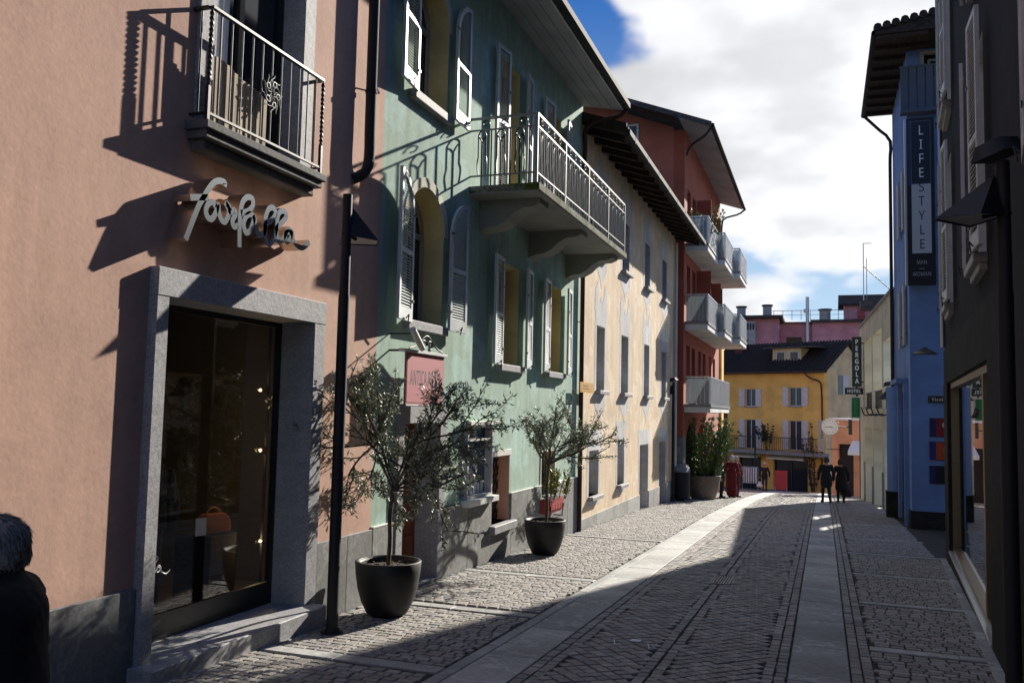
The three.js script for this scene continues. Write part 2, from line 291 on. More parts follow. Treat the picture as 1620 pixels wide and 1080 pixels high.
// one cobble: a low stone with a worn, chamfered top (unit plan size, real height)
function cobbleGeo(k) {
  const h = 0.03, t = 0.435 + 0.008 * k, hb = 0.5, pos = [], j = () => (rnd() - 0.5) * 0.04;
  const B = [[-hb, -0.02, -hb], [hb, -0.02, -hb], [hb, -0.02, hb], [-hb, -0.02, hb]], Mid = B.map(([x, , z]) => [x * (0.97 + j()), h * 0.72, z * (0.97 + j())]), Tp = B.map(([x, , z]) => [Math.sign(x) * (t + j() * 0.5), h + j() * 0.02, Math.sign(z) * (t + j() * 0.5)]);
  const quad = (a, b, c, d) => pos.push(...a, ...b, ...c, ...a, ...c, ...d);
  quad(Tp[3], Tp[2], Tp[1], Tp[0]);
  for (let i = 0; i < 4; i++) { const n = (i + 1) % 4; quad(Tp[i], Tp[n], Mid[n], Mid[i]); quad(Mid[i], Mid[n], B[n], B[i]); }
  const g = new THREE.BufferGeometry(); g.setAttribute('position', new THREE.Float32BufferAttribute(pos, 3)); g.computeVertexNormals(); uvm(g, rnd(), rnd()); return g;
}
const cobbleGeos = [0, 1, 2, 3].map(cobbleGeo);
const tones = [[0.40, 0.385, 0.37], [0.35, 0.34, 0.335], [0.45, 0.425, 0.40], [0.31, 0.30, 0.30], [0.39, 0.35, 0.33], [0.49, 0.475, 0.46]].map((c) => lin(...c));
const cobbleMats = tones.map((c) => new THREE.MeshStandardMaterial({ color: c, map: T.speck, bumpMap: T.roughBump, bumpScale: 0.003, roughness: 0.72 }));
const cobbleBase = new THREE.MeshStandardMaterial({ color: lin(1, 1, 1), map: T.speck, roughness: 0.72 });
function layCobbles(spots, parent) { // spots: [x, z, sx, sz, yaw]; the 300 that show largest are meshes, the rest one instanced part
  const scored = spots.map((s) => { const [px, py, d] = pixelOf(V3(s[0], gy(s[1]), s[1])); return { s, v: d > 0.5 && px > -10 && px < 1630 && py < 1095 && py > 0 ? s[2] * s[3] / (d * d * d) : 0 }; }).sort((a, b) => b.v - a.v);
  const near = scored.slice(0, 300), rest = scored.slice(300);
  const q = new THREE.Quaternion(), e = new THREE.Euler(), m4 = new THREE.Matrix4();
  const place = ([x, z, sx, sz, yaw]) => { e.set(-Math.atan(slopeAt(z)) + rr(-0.02, 0.02), yaw, rr(-0.025, 0.025), 'XYZ'); q.setFromEuler(e); return m4.compose(V3(x, gy(z) - 0.010 + rr(-0.004, 0.003), z), q, V3(sx, 1, sz)); };
  for (const { s } of near) { const me = new THREE.Mesh(cobbleGeos[Math.floor(rnd() * 4)], cobbleMats[Math.floor(rnd() * 6)]); me.name = 'cobble'; me.castShadow = me.receiveShadow = true; me.applyMatrix4(place(s)); parent.add(me); }
  const inst = new THREE.InstancedMesh(cobbleGeos[1], cobbleBase, rest.length); inst.name = 'cobbles'; inst.userData.kind = 'stuff'; inst.castShadow = inst.receiveShadow = true;
  rest.forEach(({ s }, i) => { inst.setMatrixAt(i, place(s)); inst.setColorAt(i, tones[Math.floor(rnd() * 6)]); });
  parent.add(inst);
}
const CROSS_NEAR = [6.85, 9.4, 12.1, 17.5, 23.0, 28.5, 34, 39.5, 45, 50.5], CROSS_FAR = [7.0, 9.55, 12.3, 15.0, 17.9, 20.8, 24.5, 28.5, 33, 38, 43, 48];
function bond(x0, x1, zs, z1, cross) { // courses laid across the pavement, with offset joints
  const out = []; let d = zs;
  while (d < z1) {
    const c = 0.098 + rr(-0.007, 0.007);
    if (!cross.some((k) => d + c > k - 0.115 && d < k + 0.115)) { let x = x0 + rr(0, 0.08); while (x < x1 - 0.05) { const w = Math.min(rr(0.105, 0.165), x1 - x); if (w > 0.05) out.push([x + w / 2, -(d + c / 2), w - 0.014, c - 0.013, rr(-0.03, 0.03)]); x += w; } }
    d += c;
  }
  return out;
}
layCobbles(bond(-4.98, -3.03, 3.2, 58, CROSS_NEAR), pavementNear);
layCobbles([...bond(0.40, 1.95, 3.2, 58, CROSS_FAR).filter(([x, z]) => x < 0.86 - 0.0658 * z || z < -18), ...(() => { const o = []; for (const x of [0.265, 0.365]) for (let d = 3.2; d < 58; d += 0.125) o.push([x, -d, 0.088, 0.112, 0]); return o; })()], pavementFar);
{
  const out = [];
  for (const x of [-2.34, -2.24, -1.45, -1.34, -0.46, -0.36]) for (let d = 3.2; d < 60; d += 0.135) { if (Math.abs(x + 1.4) < 0.1 && d > 12.75 && d < 13.6) continue; out.push([x + rr(-0.004, 0.004), -(d + rr(-0.01, 0.01)), 0.09, 0.12, rr(-0.03, 0.03)]); }
  for (const [a, b, dir] of [[-2.18, -1.51, 1], [-1.28, -0.52, -1]]) { // diagonal setts either side of the channel
    const s = 0.118, an = dir * 0.72, ca = Math.cos(an), sa = Math.sin(an);
    for (let i = -560; i < 560; i++) for (let j = -560; j < 560; j++) {
      const lx = i * s, lz = j * s, x = (a + b) / 2 + lx * ca + lz * sa, z = -31 - lx * sa + lz * ca;
      if (x < a - 0.012 || x > b + 0.012 || z > -3.2 || z < -60) continue;
      out.push([x + rr(-0.006, 0.006), z + rr(-0.006, 0.006), s * rr(0.86, 0.93), s * rr(0.86, 0.93), an + rr(-0.05, 0.05)]);
    }
  }
  layCobbles(out, road);
}
// granite slabs: two carriage strips along the street and the cross strips of the pavements
function slabGeo(w, l, c = 0.006) { const s = new THREE.Shape(); const a = w / 2 - c, b = l / 2 - c; s.moveTo(-a, -b); s.lineTo(a, -b); s.lineTo(a, b); s.lineTo(-a, b); s.closePath(); return new THREE.ExtrudeGeometry(s, { depth: 0.05, bevelEnabled: true, bevelThickness: c, bevelSize: c, bevelSegments: 1 }).rotateX(-Math.PI / 2).translate(0, -0.05 - c, 0); }
function laySlab(parent, x0, x1, zn, zf, m) { const z = (zn + zf) / 2, me = mk('paving_slab', slabGeo(x1 - x0 - 0.006, zn - zf - 0.007), m, parent, { ou: rnd() * 3, ov: rnd() * 3 }); me.position.set((x0 + x1) / 2, gy(z) + TOP + rr(-0.001, 0.001), z); me.rotation.x = -Math.atan(slopeAt(z)); }
for (const [p, x0, x1] of [[pavementNear, -2.88, -2.40], [pavementFar, -0.30, 0.21]]) { let d = 3.0; while (d < 60) { const l = rr(1.0, 1.55); laySlab(p, x0, x1, -d, -(d + l), rnd() < 0.5 ? M.slab : M.slabB); d += l; } }
for (const d of [...Array(35).keys()].map((i) => 3.0 + i * 1.63)) laySlab(pavementNear, -3.01, -2.885, -d, -(d + 1.63), M.slabB);
for (const d of CROSS_NEAR) for (let x = -4.98; x < -3.05; x += 0.98) laySlab(pavementNear, x, Math.min(x + 0.98, -3.02), -(d - 0.1), -(d + 0.1), M.slab);
for (const d of CROSS_FAR) { const xe = Math.min(2.0, 0.9 + 0.0658 * d); for (let x = 0.42; x < xe - 0.1; x += 0.8) laySlab(pavementFar, x, Math.min(x + 0.8, xe), -(d - 0.09), -(d + 0.09), M.slab); }
// flat kerb line of slabs along the foot of the dark house
for (let d = 4; d < 18; d += 1.4) { const xa = 0.90 + 0.0658 * (d + 0.7); const me = mk('paving_slab', slabGeo(0.16, 1.39), M.slabB, pavementFar, { ou: rnd() * 2 }); me.position.set(xa, gy(-d - 0.7) + TOP + 0.004, -d - 0.7); me.rotation.set(-Math.atan(slopeAt(-d - 0.7)), Math.atan(-0.0658), 0); }
{ // drain grating in the channel
  const g = thing('drain_grating', 'small slotted iron drain grating set in the central channel of the road', 'grating');
  const z = -13.15, y = gy(z) + 0.012, rx = -Math.atan(slopeAt(z));
  mk('frame', [box(-0.14, 0.14, 0, 0.014, 0.36, 0.39), box(-0.14, 0.14, 0, 0.014, -0.39, -0.36), box(-0.14, -0.115, 0, 0.014, -0.36, 0.36), box(0.115, 0.14, 0, 0.014, -0.36, 0.36)], M.ironGrey, g);
  for (let i = 0; i < 6; i++) mk('bar', box(-0.1 + i * 0.036, -0.08 + i * 0.036, 0.001, 0.012, -0.36, 0.36), M.ironGrey, g);
  g.position.set(-1.4, y, z); g.rotation.x = rx;
  const c = thing('manhole_plate', 'small pale square cover plate let into the cobbles of the road', 'cover plate'); const p = onGround(1006, 1017);
  mk('plate', chbox(-0.045, 0.045, -0.02, 0.014, -0.04, 0.04, 0.003), M.white, c); mk('rim', [box(-0.06, 0.06, -0.02, 0.008, -0.055, 0.055)], M.ironGrey, c); c.position.set(p.x, gy(p.z) + 0.016, p.z); c.rotation.x = rx;
  for (const [px, py, lb] of [[1027, 1027, 'thin pale straw lying between the cover plate and the central channel'], [973, 1020, 'thin pale straw lying between the cover plate and the pale slab strip']]) { const s = onGround(px, py), t = thing('straw', lb, 'straw', 'pale straws lying on the road'); mk('stem', bar([-0.03, 0, -0.1], [0.02, 0, 0.1], 0.005), M.white, t); t.position.set(s.x, gy(s.z) + 0.028, s.z); t.rotation.x = rx; }
}

{ // moss in the joints and fallen olive leaves
  const scatter = (name, geo, m, list, parent) => { const im = new THREE.InstancedMesh(geo, m, list.length); im.name = name; im.userData.kind = 'stuff'; im.castShadow = im.receiveShadow = true; const q = new THREE.Quaternion(), e = new THREE.Euler(); list.forEach(([x, z, s, h], i) => { e.set(rr(-0.1, 0.1), rr(0, 6.28), rr(-0.1, 0.1)); im.setMatrixAt(i, new THREE.Matrix4().compose(V3(x, gy(z) + h, z), q.setFromEuler(e), V3(s, s, s))); }); parent.add(im); };
  const tuft = uvm(new THREE.IcosahedronGeometry(1, 1).scale(1, 0.35, 0.55)), spots = [];
  for (const [cx, cz, n, r] of [[-4.1, -7.7, 70, 0.45], [-4.55, -7.15, 40, 0.3], [-3.9, -9.0, 60, 0.4], [-4.3, -10.9, 130, 0.75], [-3.7, -11.3, 80, 0.5], [-4.5, -13.0, 60, 0.5], [-4.8, -9.7, 30, 0.3], [-3.5, -7.6, 30, 0.3]]) for (let i = 0; i < n; i++) { const a = rr(0, 6.28), q = r * Math.sqrt(rnd()); const x = cx + q * Math.cos(a), z = cz + q * Math.sin(a) * 1.4; if (x > -4.97 && x < -3.05) spots.push([x, z, rr(0.008, 0.02), 0.013]); }
  scatter('joint_moss', tuft, mat('mossGreen', lin(0.17, 0.17, 0.045), { roughness: 1 }), spots, pavementNear);
  const lg = new THREE.BufferGeometry(); lg.setAttribute('position', new THREE.Float32BufferAttribute([-1, 0, 0, 0, 0.12, 0.28, 1, 0.1, 0, -1, 0, 0, 1, 0.1, 0, 0, 0.12, -0.28], 3)); lg.computeVertexNormals(); uvm(lg);
  const fallen = []; for (let i = 0; i < 90; i++) fallen.push(rnd() < 0.6 ? [rr(-4.9, -3.3), rr(-11, -7), rr(0.02, 0.035), 0.026] : [rr(-4.9, -2.6), rr(-19, -11), rr(0.02, 0.035), 0.026]);
  scatter('fallen_leaves', lg, mat('deadLeaf', lin(0.16, 0.11, 0.055), { roughness: 0.8, side: THREE.DoubleSide }), fallen, pavementNear);
}
// ---------------------------------------------------------------- houses on the sunny side: own frame is x along the street (away), y up, z out of the wall
const FX = -5;                                              // the facades stand on x = -5
const facade = (name, label) => { const g = thing(name, label, 'house'); g.position.set(FX, 0, 0); g.rotation.y = Math.PI / 2; return g; };
const L = (px, py, w = 0) => { const p = atX(px, py, FX + w); return [-p.z, p.y]; };

function shutter(parent, hinge, y0, y1, width, dir, angle, o = {}) { // dir +1: extends away from the camera
  const g = part('shutter', parent); g.position.set(hinge, y0, o.off ?? 0.03); g.rotation.y = -dir * angle;
  const h = y1 - y0, R = width, t = o.stile || 0.065, X = (x) => dir * x, spring = o.arch ? h - R : h;
  const top = (x) => o.arch ? spring + Math.sqrt(Math.max(0, R * R - (R - x) * (R - x))) * 1.0 : h;
  const outer = [[X(0.004), 0], [X(width), 0]], inner = (a, b) => {
    const pts = [[X(t), a], [X(width - t), a]];
    if (o.arch && b > spring - 0.02) { for (let i = 0; i <= 10; i++) { const x = width - t - (width - 2 * t) * i / 10; pts.push([X(x), Math.max(a + 0.05, spring + Math.sqrt(Math.max(0, (R - t) ** 2 - (R - x) ** 2)))]); } } else pts.push([X(width - t), b], [X(t), b]);
    return pts;
  };
  if (o.arch) for (let i = 0; i <= 14; i++) { const x = width - (width - 0.004) * i / 14; outer.push([X(x), top(x)]); } else outer.push([X(width), h], [X(0.004), h]);
  const mid = h * (o.mid || 0.46), lo = 0.16, hi = h - t;
  const panels = [[lo, mid - 0.03], [mid + 0.03, hi]];
  mk('frame', ring2(outer, panels.map(([a, b]) => inner(a, b)), 0, 0.042), o.m || M.shutter, g);
  const sp = o.pitch || 0.036, list = [];
  for (const [a, b] of panels) for (let y = a + sp * 0.6; y < b - sp * 0.3; y += sp) {
    let xa = t; if (o.arch && y > spring) { const s = (R - t) ** 2 - (y - spring) ** 2; if (s <= 0) continue; xa = Math.max(t, R - Math.sqrt(s)); }
    const w = width - t - xa; if (w < 0.04) continue; list.push([X(xa + w / 2), y, w]);
  }
  const tilt = (gm) => gm.rotateX(0.75);
  if (o.merge) { const me = mk('slats', list.map(([x, y, w]) => tilt(new THREE.BoxGeometry(w, 0.006, 0.04)).translate(x, y, 0.021)), o.m || M.shutter, g); me.userData.kind = 'stuff'; }
  else { const cache = {}; for (const [x, y, w] of list) { const k = w.toFixed(2); if (!cache[k]) cache[k] = uvm(tilt(new THREE.BoxGeometry(w, 0.006, 0.04))); const me = new THREE.Mesh(cache[k], o.m || M.shutter); me.name = 'slat'; me.position.set(x, y, 0.021); me.castShadow = me.receiveShadow = true; g.add(me); } }
  mk('stay_hook', [bar([X(width * 0.55), 0.02, 0.05], [X(width * 0.55), 0.07, 0.09], 0.008), bar([X(width * 0.55), 0.07, 0.09], [X(width * 0.5), -0.04, 0.07], 0.008)], M.iron, g);
  mk('hinge', [box(X(-0.02), X(0.05), 0.25, 0.28, 0.042, 0.052), box(X(-0.02), X(0.05), h * 0.72, h * 0.72 + 0.03, 0.042, 0.052)], M.iron, g);
  return g;
}
function sashWindow(parent, x0, x1, y0, y1, depth, o = {}) { // frame, bars and panes set back in an opening
  const g = part('window', parent), t = o.t || 0.055;
  mk('frame', [frameGeo(x0, x1, y0, y1, t, -depth - 0.05, -depth), ...(o.single ? [] : [box((x0 + x1) / 2 - 0.03, (x0 + x1) / 2 + 0.03, y0 + t, y1 - t, -depth - 0.048, -depth + 0.004)]), ...(o.bars || []).map((f) => box(x0 + t, x1 - t, y0 + (y1 - y0) * f - 0.018, y0 + (y1 - y0) * f + 0.018, -depth - 0.046, -depth - 0.004))], o.m || M.windowFrame, g);
  const xm = (x0 + x1) / 2; for (const [a, b] of o.single ? [[x0, x1]] : [[x0, xm], [xm, x1]]) mk('pane', box(a + t * 0.5, b - t * 0.5, y0 + t, y1 - t, -depth - 0.04, -depth - 0.026), o.pane || M.pane, g);
  return g;
}
const reveal = (x0, x1, y0, y1, d, m, parent, top = true) => mk('reveal', [box(x0, x0 + 0.012, y0, y1, -d, -0.004), box(x1 - 0.012, x1, y0, y1, -d, -0.004), ...(top ? [box(x0 + 0.012, x1 - 0.012, y1 - 0.012, y1, -d, -0.004)] : [])], m, parent);

// ---- pink house with the fashion shop
{
  const h = facade('pink_house', 'salmon pink plastered house with granite shop frame and iron French balcony');
  const U0 = -6, U1 = 9.19, Y0 = -2.9, YE = 8.2;
  const shopL = 5.60, shopR = 7.72, shopT = 0.83, shopB = -2.02, doorL = 6.05, doorR = 7.40, doorB = 2.36, doorT = 4.9;
  mk('wall', wallGeo(U0, U1, Y0, YE, [[shopL - 0.06, shopR + 0.06, -2.6, shopT + 0.08], [doorL - 0.1, doorR + 0.1, doorB, doorT + 0.1], [1.36, 3.76, -2.6, 1.0]], -0.36, 0), M.pink, h);
  mk('roof', prof([[0.7, YE], [0.7, YE + 0.16], [-4.6, YE + 2.0], [-9, YE + 0.4], [-9, YE + 0.2], [-4.6, YE + 1.8]], U0, U1), M.roofTile, h);
  mk('rear_wall', [box(U0, U1 - 0.01, Y0, YE, -9, -8.7), box(U0 - 0.3, U0, Y0, YE, -9, -0.37), box(U1 - 0.3, U1 - 0.005, Y0, YE, -8.7, -0.37), box(U0, U1 - 0.3, YE - 0.25, YE - 0.02, -8.7, -0.37)], M.pink, h);
  // granite surround of the shop window, proud of the wall
  const fr = part('shop_surround', h), P = 0.085;
  mk('lintel', chbox(5.46, 7.93, shopT, 1.06, -0.34, P, 0.006), M.granite, fr);
  mk('jamb', chbox(5.46, 5.60, -2.5, shopT - 0.002, -0.34, P - 0.003, 0.006), M.granite, fr);
  mk('jamb', chbox(7.72, 7.93, -2.5, shopT - 0.002, -0.34, P - 0.003, 0.006), M.granite, fr);
  mk('step', chbox(5.40, 7.86, -2.5, -2.02, -0.40, 0.26, 0.01), M.granite, fr);
  const sw = part('shop_window', h), gz = -0.31;
  mk('frame', [frameGeo(5.60, 7.72, -2.02, shopT, 0.05, gz - 0.05, gz), box(5.65, 7.67, -1.97, -1.80, gz - 0.049, gz - 0.004)], M.frameBlack, sw);
  mk('pane', box(5.65, 7.67, -1.80, shopT - 0.05, gz - 0.03, gz - 0.022), M.glass, sw);
  mk('window_lettering', scriptStrokes().slice(3).map((st) => tube(st.map(([x, y]) => [5.80 + (x - 845) * 0.00062, -1.30 - (y - 470) * 0.00042, gz - 0.016]), 0.006, st.length * 6, 4)), M.white, sw);
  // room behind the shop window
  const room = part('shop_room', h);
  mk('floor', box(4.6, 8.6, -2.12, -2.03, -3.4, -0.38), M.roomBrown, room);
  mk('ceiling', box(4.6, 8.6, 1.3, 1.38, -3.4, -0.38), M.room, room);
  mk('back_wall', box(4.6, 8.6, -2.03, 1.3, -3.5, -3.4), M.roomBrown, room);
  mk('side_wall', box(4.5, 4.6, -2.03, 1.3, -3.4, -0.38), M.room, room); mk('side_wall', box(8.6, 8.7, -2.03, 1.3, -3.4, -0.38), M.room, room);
  // neighbouring shop window, its surround just enters the picture
  const f2 = part('shop_surround', h);
  mk('lintel', chbox(1.24, 3.96, 0.90, 1.16, -0.34, P, 0.006), M.granite, f2); mk('jamb', chbox(3.66, 3.96, -2.5, 0.898, -0.34, P - 0.003, 0.006), M.granite, f2); mk('jamb', chbox(1.24, 1.44, -2.5, 0.898, -0.34, P - 0.003, 0.006), M.granite, f2);
  const s2 = part('shop_window', h); mk('frame', frameGeo(1.44, 3.66, -2.2, 0.9, 0.06, -0.34, -0.29), M.frameBlack, s2); mk('pane', box(1.49, 3.61, -2.14, 0.85, -0.33, -0.31), M.pane, s2);
  // plinth of granite slabs
  for (const [a, b] of [[-6, -4.4], [-4.4, -2.8], [-2.8, -1.2], [-1.2, 0.4], [0.4, 1.23], [3.97, 5.455], [8.0, 8.62], [8.62, 9.185]]) mk('plinth_slab', chbox(a + 0.002, b - 0.002, -2.75, -1.44, -0.02, 0.035, 0.004), M.plinth, h, { ou: rnd() * 4, ov: rnd() * 4 });
  // French balcony
  const b = part('balcony', h), bx0 = 5.79, bx1 = 7.56, fw = 0.2;
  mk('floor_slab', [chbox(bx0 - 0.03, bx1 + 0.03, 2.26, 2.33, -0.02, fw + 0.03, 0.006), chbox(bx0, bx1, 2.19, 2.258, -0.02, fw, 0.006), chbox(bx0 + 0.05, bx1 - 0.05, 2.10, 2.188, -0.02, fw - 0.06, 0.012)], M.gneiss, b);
  const ry = 3.31, rb = 2.40, rz = fw - 0.02, twist = (x, z) => { const pts = []; for (let k = 0; k < 2; k++) { const q = []; for (let i = 0; i <= 60; i++) { const a = i / 60 * 44 + k * Math.PI; q.push([x + 0.009 * Math.cos(a), mixn(2.62, ry - 0.02, i / 60), z + 0.009 * Math.sin(a)]); } pts.push(tube(q, 0.011, 120, 5)); } return pts; };
  mk('handrail', [box(bx0 + 0.02, bx1 - 0.02, ry - 0.012, ry + 0.012, rz - 0.02, rz + 0.02), box(bx0 + 0.0, bx0 + 0.04, ry - 0.0125, ry + 0.0115, -0.01, rz - 0.02), box(bx1 - 0.04, bx1, ry - 0.0125, ry + 0.0115, -0.01, rz - 0.02)], M.iron, b);
  mk('bottom_rail', [box(bx0 + 0.02, bx1 - 0.02, rb - 0.01, rb + 0.01, rz - 0.012, rz + 0.012), box(bx0 + 0.01, bx0 + 0.03, rb - 0.011, rb + 0.009, -0.01, rz - 0.012), box(bx1 - 0.03, bx1 - 0.01, rb - 0.011, rb + 0.009, -0.01, rz - 0.012)], M.iron, b);
  for (const x of [bx0 + 0.02, bx1 - 0.02]) mk('corner_post', [...twist(x, rz), box(x - 0.016, x + 0.016, 2.33, 2.63, rz - 0.016, rz + 0.016)], M.iron, b);
  for (let i = 1; i <= 11; i++) mk('baluster', bar([mixn(bx0, bx1, i / 12), rb + 0.01, rz], [mixn(bx0, bx1, i / 12), ry - 0.012, rz], 0.008, 6), M.ironGrey, b);  // paler than the rails: sunlit tone given to these bars by colour
  for (const x of [bx0 + 0.02, bx1 - 0.02]) mk('baluster', bar([x, rb, rz * 0.45], [x, ry, rz * 0.45], 0.008, 6), M.iron, b);
  { const cx = mixn(bx0, bx1, 6 / 12), cy = 2.86, list = []; for (let k = 0; k < 10; k++) { const a = k / 10 * Math.PI * 2, r0 = 0.02, r1 = 0.15; const q = []; for (let i = 0; i <= 8; i++) { const t = i / 8, rad = mixn(r0, r1, t), aa = a + 0.5 * Math.sin(t * 5); q.push([cx + rad * Math.cos(aa), cy + rad * Math.sin(aa) * 1.25, rz + 0.012]); } list.push(tube(q, 0.006, 12, 5)); } for (let k = 0; k < 5; k++) { const a = k * 1.2566; list.push(new THREE.TorusGeometry(0.028, 0.006, 5, 12).translate(cx + 0.085 * Math.cos(a), cy + 0.085 * Math.sin(a) * 1.2, rz + 0.014)); } mk('rosette', list, M.ironGrey, b); }
  // balcony door
  const d = part('balcony_door', h);
  mk('surround', [chbox(doorL - 0.2, doorL, doorB - 0.02, doorT + 0.2, -0.3, 0.03, 0.006), chbox(doorR, doorR + 0.2, doorB - 0.02, doorT + 0.2, -0.3, 0.03, 0.006), chbox(doorL, doorR, doorT, doorT + 0.2, -0.3, 0.029, 0.006), chbox(doorL - 0.1, doorR + 0.1, doorB - 0.05, doorB, -0.3, 0.02, 0.004)], M.granite, d);
  mk('frame', [frameGeo(doorL, doorR, doorB, doorT, 0.07, -0.3, -0.23), box(6.69, 6.76, doorB + 0.07, doorT - 0.07, -0.3, -0.225)], M.frameBlack, d);
  mk('pane', box(doorL + 0.05, 6.70, doorB + 0.05, doorT - 0.05, -0.28, -0.265), M.pane, d); mk('pane', box(6.75, doorR - 0.05, doorB + 0.05, doorT - 0.05, -0.28, -0.265), M.pane, d);
  mk('curtain', (() => { const p = []; for (let i = 0; i < 26; i++) p.push([6.12 + i * 0.018, 0.02 * Math.sin(i * 1.25)]); const s = p.map(([x, z], i) => i < 25 ? box(x, p[i + 1][0], 2.5, 4.8, -0.262 + Math.min(z, p[i + 1][1]) * 0.4, -0.25 + Math.max(z, p[i + 1][1]) * 0.4) : null).filter(Boolean); return s; })(), M.white, d);
  // rain pipe with a kicked foot
  mk('rain_pipe', [tube([[8.66, YE, 0.11], [8.66, 5, 0.11], [8.66, 3.2, 0.11], [8.66, 2.80, 0.11], [8.64, 2.66, 0.09], [8.56, 2.58, 0.03], [8.50, 2.54, -0.02]], 0.062, 60, 14), lathe([[0.07, -0.02], [0.07, 0.02]], 14).translate(8.66, 3.6, 0.11), bar([8.66, 3.6, 0.11], [8.5, 3.6, 0.0], 0.01), bar([8.66, 5.4, 0.11], [8.5, 5.4, 0.0], 0.01)], M.pipe, h);
  settle(h, 5, gy(-5), 0);
}
function scriptStrokes() {
  return [
    [[640, 235], [645, 200], [605, 176], [535, 188], [470, 262], [420, 345], [370, 430], [320, 550], [270, 680], [225, 800]], [[275, 352], [375, 350], [470, 352]],
    [[548, 455], [522, 405], [470, 418], [442, 490], [458, 556], [500, 582], [545, 520], [572, 430], [580, 505], [608, 588], [640, 612], [676, 560], [686, 480], [655, 415], [690, 450], [702, 505], [742, 490], [760, 525], [726, 600], [740, 660], [785, 655]],
    [[815, 520], [900, 492], [945, 430], [940, 370], [890, 348], [840, 390], [812, 500], [802, 650], [800, 780], [800, 885]],
    [[962, 566], [920, 530], [870, 558], [845, 640], [868, 722], [910, 712], [945, 620], [960, 566], [972, 650], [1010, 750], [1060, 730], [1085, 640], [1150, 590], [1187, 520], [1170, 470], [1120, 468], [1082, 560], [1075, 700], [1090, 820], [1120, 852], [1172, 780], [1200, 680], [1265, 608], [1303, 550], [1280, 500], [1230, 510], [1202, 600], [1200, 740], [1220, 822], [1262, 800], [1305, 725], [1352, 722], [1322, 690], [1292, 750], [1302, 822], [1340, 800], [1362, 722], [1372, 800], [1402, 850], [1470, 890], [1550, 832]],
  ];
}
{ // shop name in raised metal script above the window
  const s = thing('shop_sign', 'raised chrome script lettering on the pink wall above the shop window', 'sign');
  s.position.set(FX, 0, 0); s.rotation.y = Math.PI / 2;
  const W0 = 0.20;
  for (const st of scriptStrokes()) {
    const pts = st.map(([x, y]) => L(260 + x / 6.75, 260 + y / 6.75, W0)).map(([u, y]) => V3(u, y, 0));
    const n = st.length * 7, cv = new THREE.CatmullRomCurve3(pts).getPoints(n), hw = 0.027, z0 = 0.035, z1 = W0, front = [], side = [];
    const rail = cv.map((p, i) => { const t = cv[Math.min(n, i + 1)].clone().sub(cv[Math.max(0, i - 1)]).normalize(); return [V3(p.x - t.y * hw, p.y + t.x * hw, 0), V3(p.x + t.y * hw, p.y - t.x * hw, 0)]; });
    const q = (arr, a, b, c, d) => arr.push(...a, ...b, ...c, ...a, ...c, ...d);
    for (let i = 0; i < n; i++) { const [a, b] = rail[i], [c, d] = rail[i + 1], f = (p, z) => [p.x, p.y, z]; q(front, f(b, z1), f(d, z1), f(c, z1), f(a, z1)); q(side, f(a, z0), f(a, z1), f(c, z1), f(c, z0)); q(side, f(b, z1), f(b, z0), f(d, z0), f(d, z1)); }
    const e = (i) => { const [a, b] = rail[i]; q(side, [a.x, a.y, z0], [b.x, b.y, z0], [b.x, b.y, z1], [a.x, a.y, z1]); }; e(0); e(n);
    const G = (arr) => { const g = new THREE.BufferGeometry(); g.setAttribute('position', new THREE.Float32BufferAttribute(arr, 3)); g.computeVertexNormals(); return g; };
    const le = part('letter_stroke', s); mk('face', G(front), M.chrome, le); mk('return_edge', G(side), M.chromeSide, le);
    const m = cv[Math.floor(n / 2)]; mk('fixing_pin', bar([m.x, m.y, -0.01], [m.x, m.y, 0.05], 0.008), M.steel, le);
  }
  settle(s, 6.7, 1.2, 0);
}
{ // board behind the French balcony
  const p = thing('leaning_board', 'warped pale wooden board standing behind the bars of the French balcony', 'board'); p.position.set(FX, 0, 0); p.rotation.y = Math.PI / 2;
  const q = []; for (let i = 0; i < 12; i++) { const x0 = 5.96 + i * 0.062, z = (k) => 0.115 + 0.012 * Math.sin(k * 0.9); q.push([x0, z(i)]); }
  q.forEach(([x, z], i) => mk('plank', chbox(x, x + 0.0615, 2.335, 2.95 - 0.012 * i, z - 0.012, z + 0.008, 0.002), M.woodPale, p));
  settle(p, 6.3, 2.335, 0.08);
}
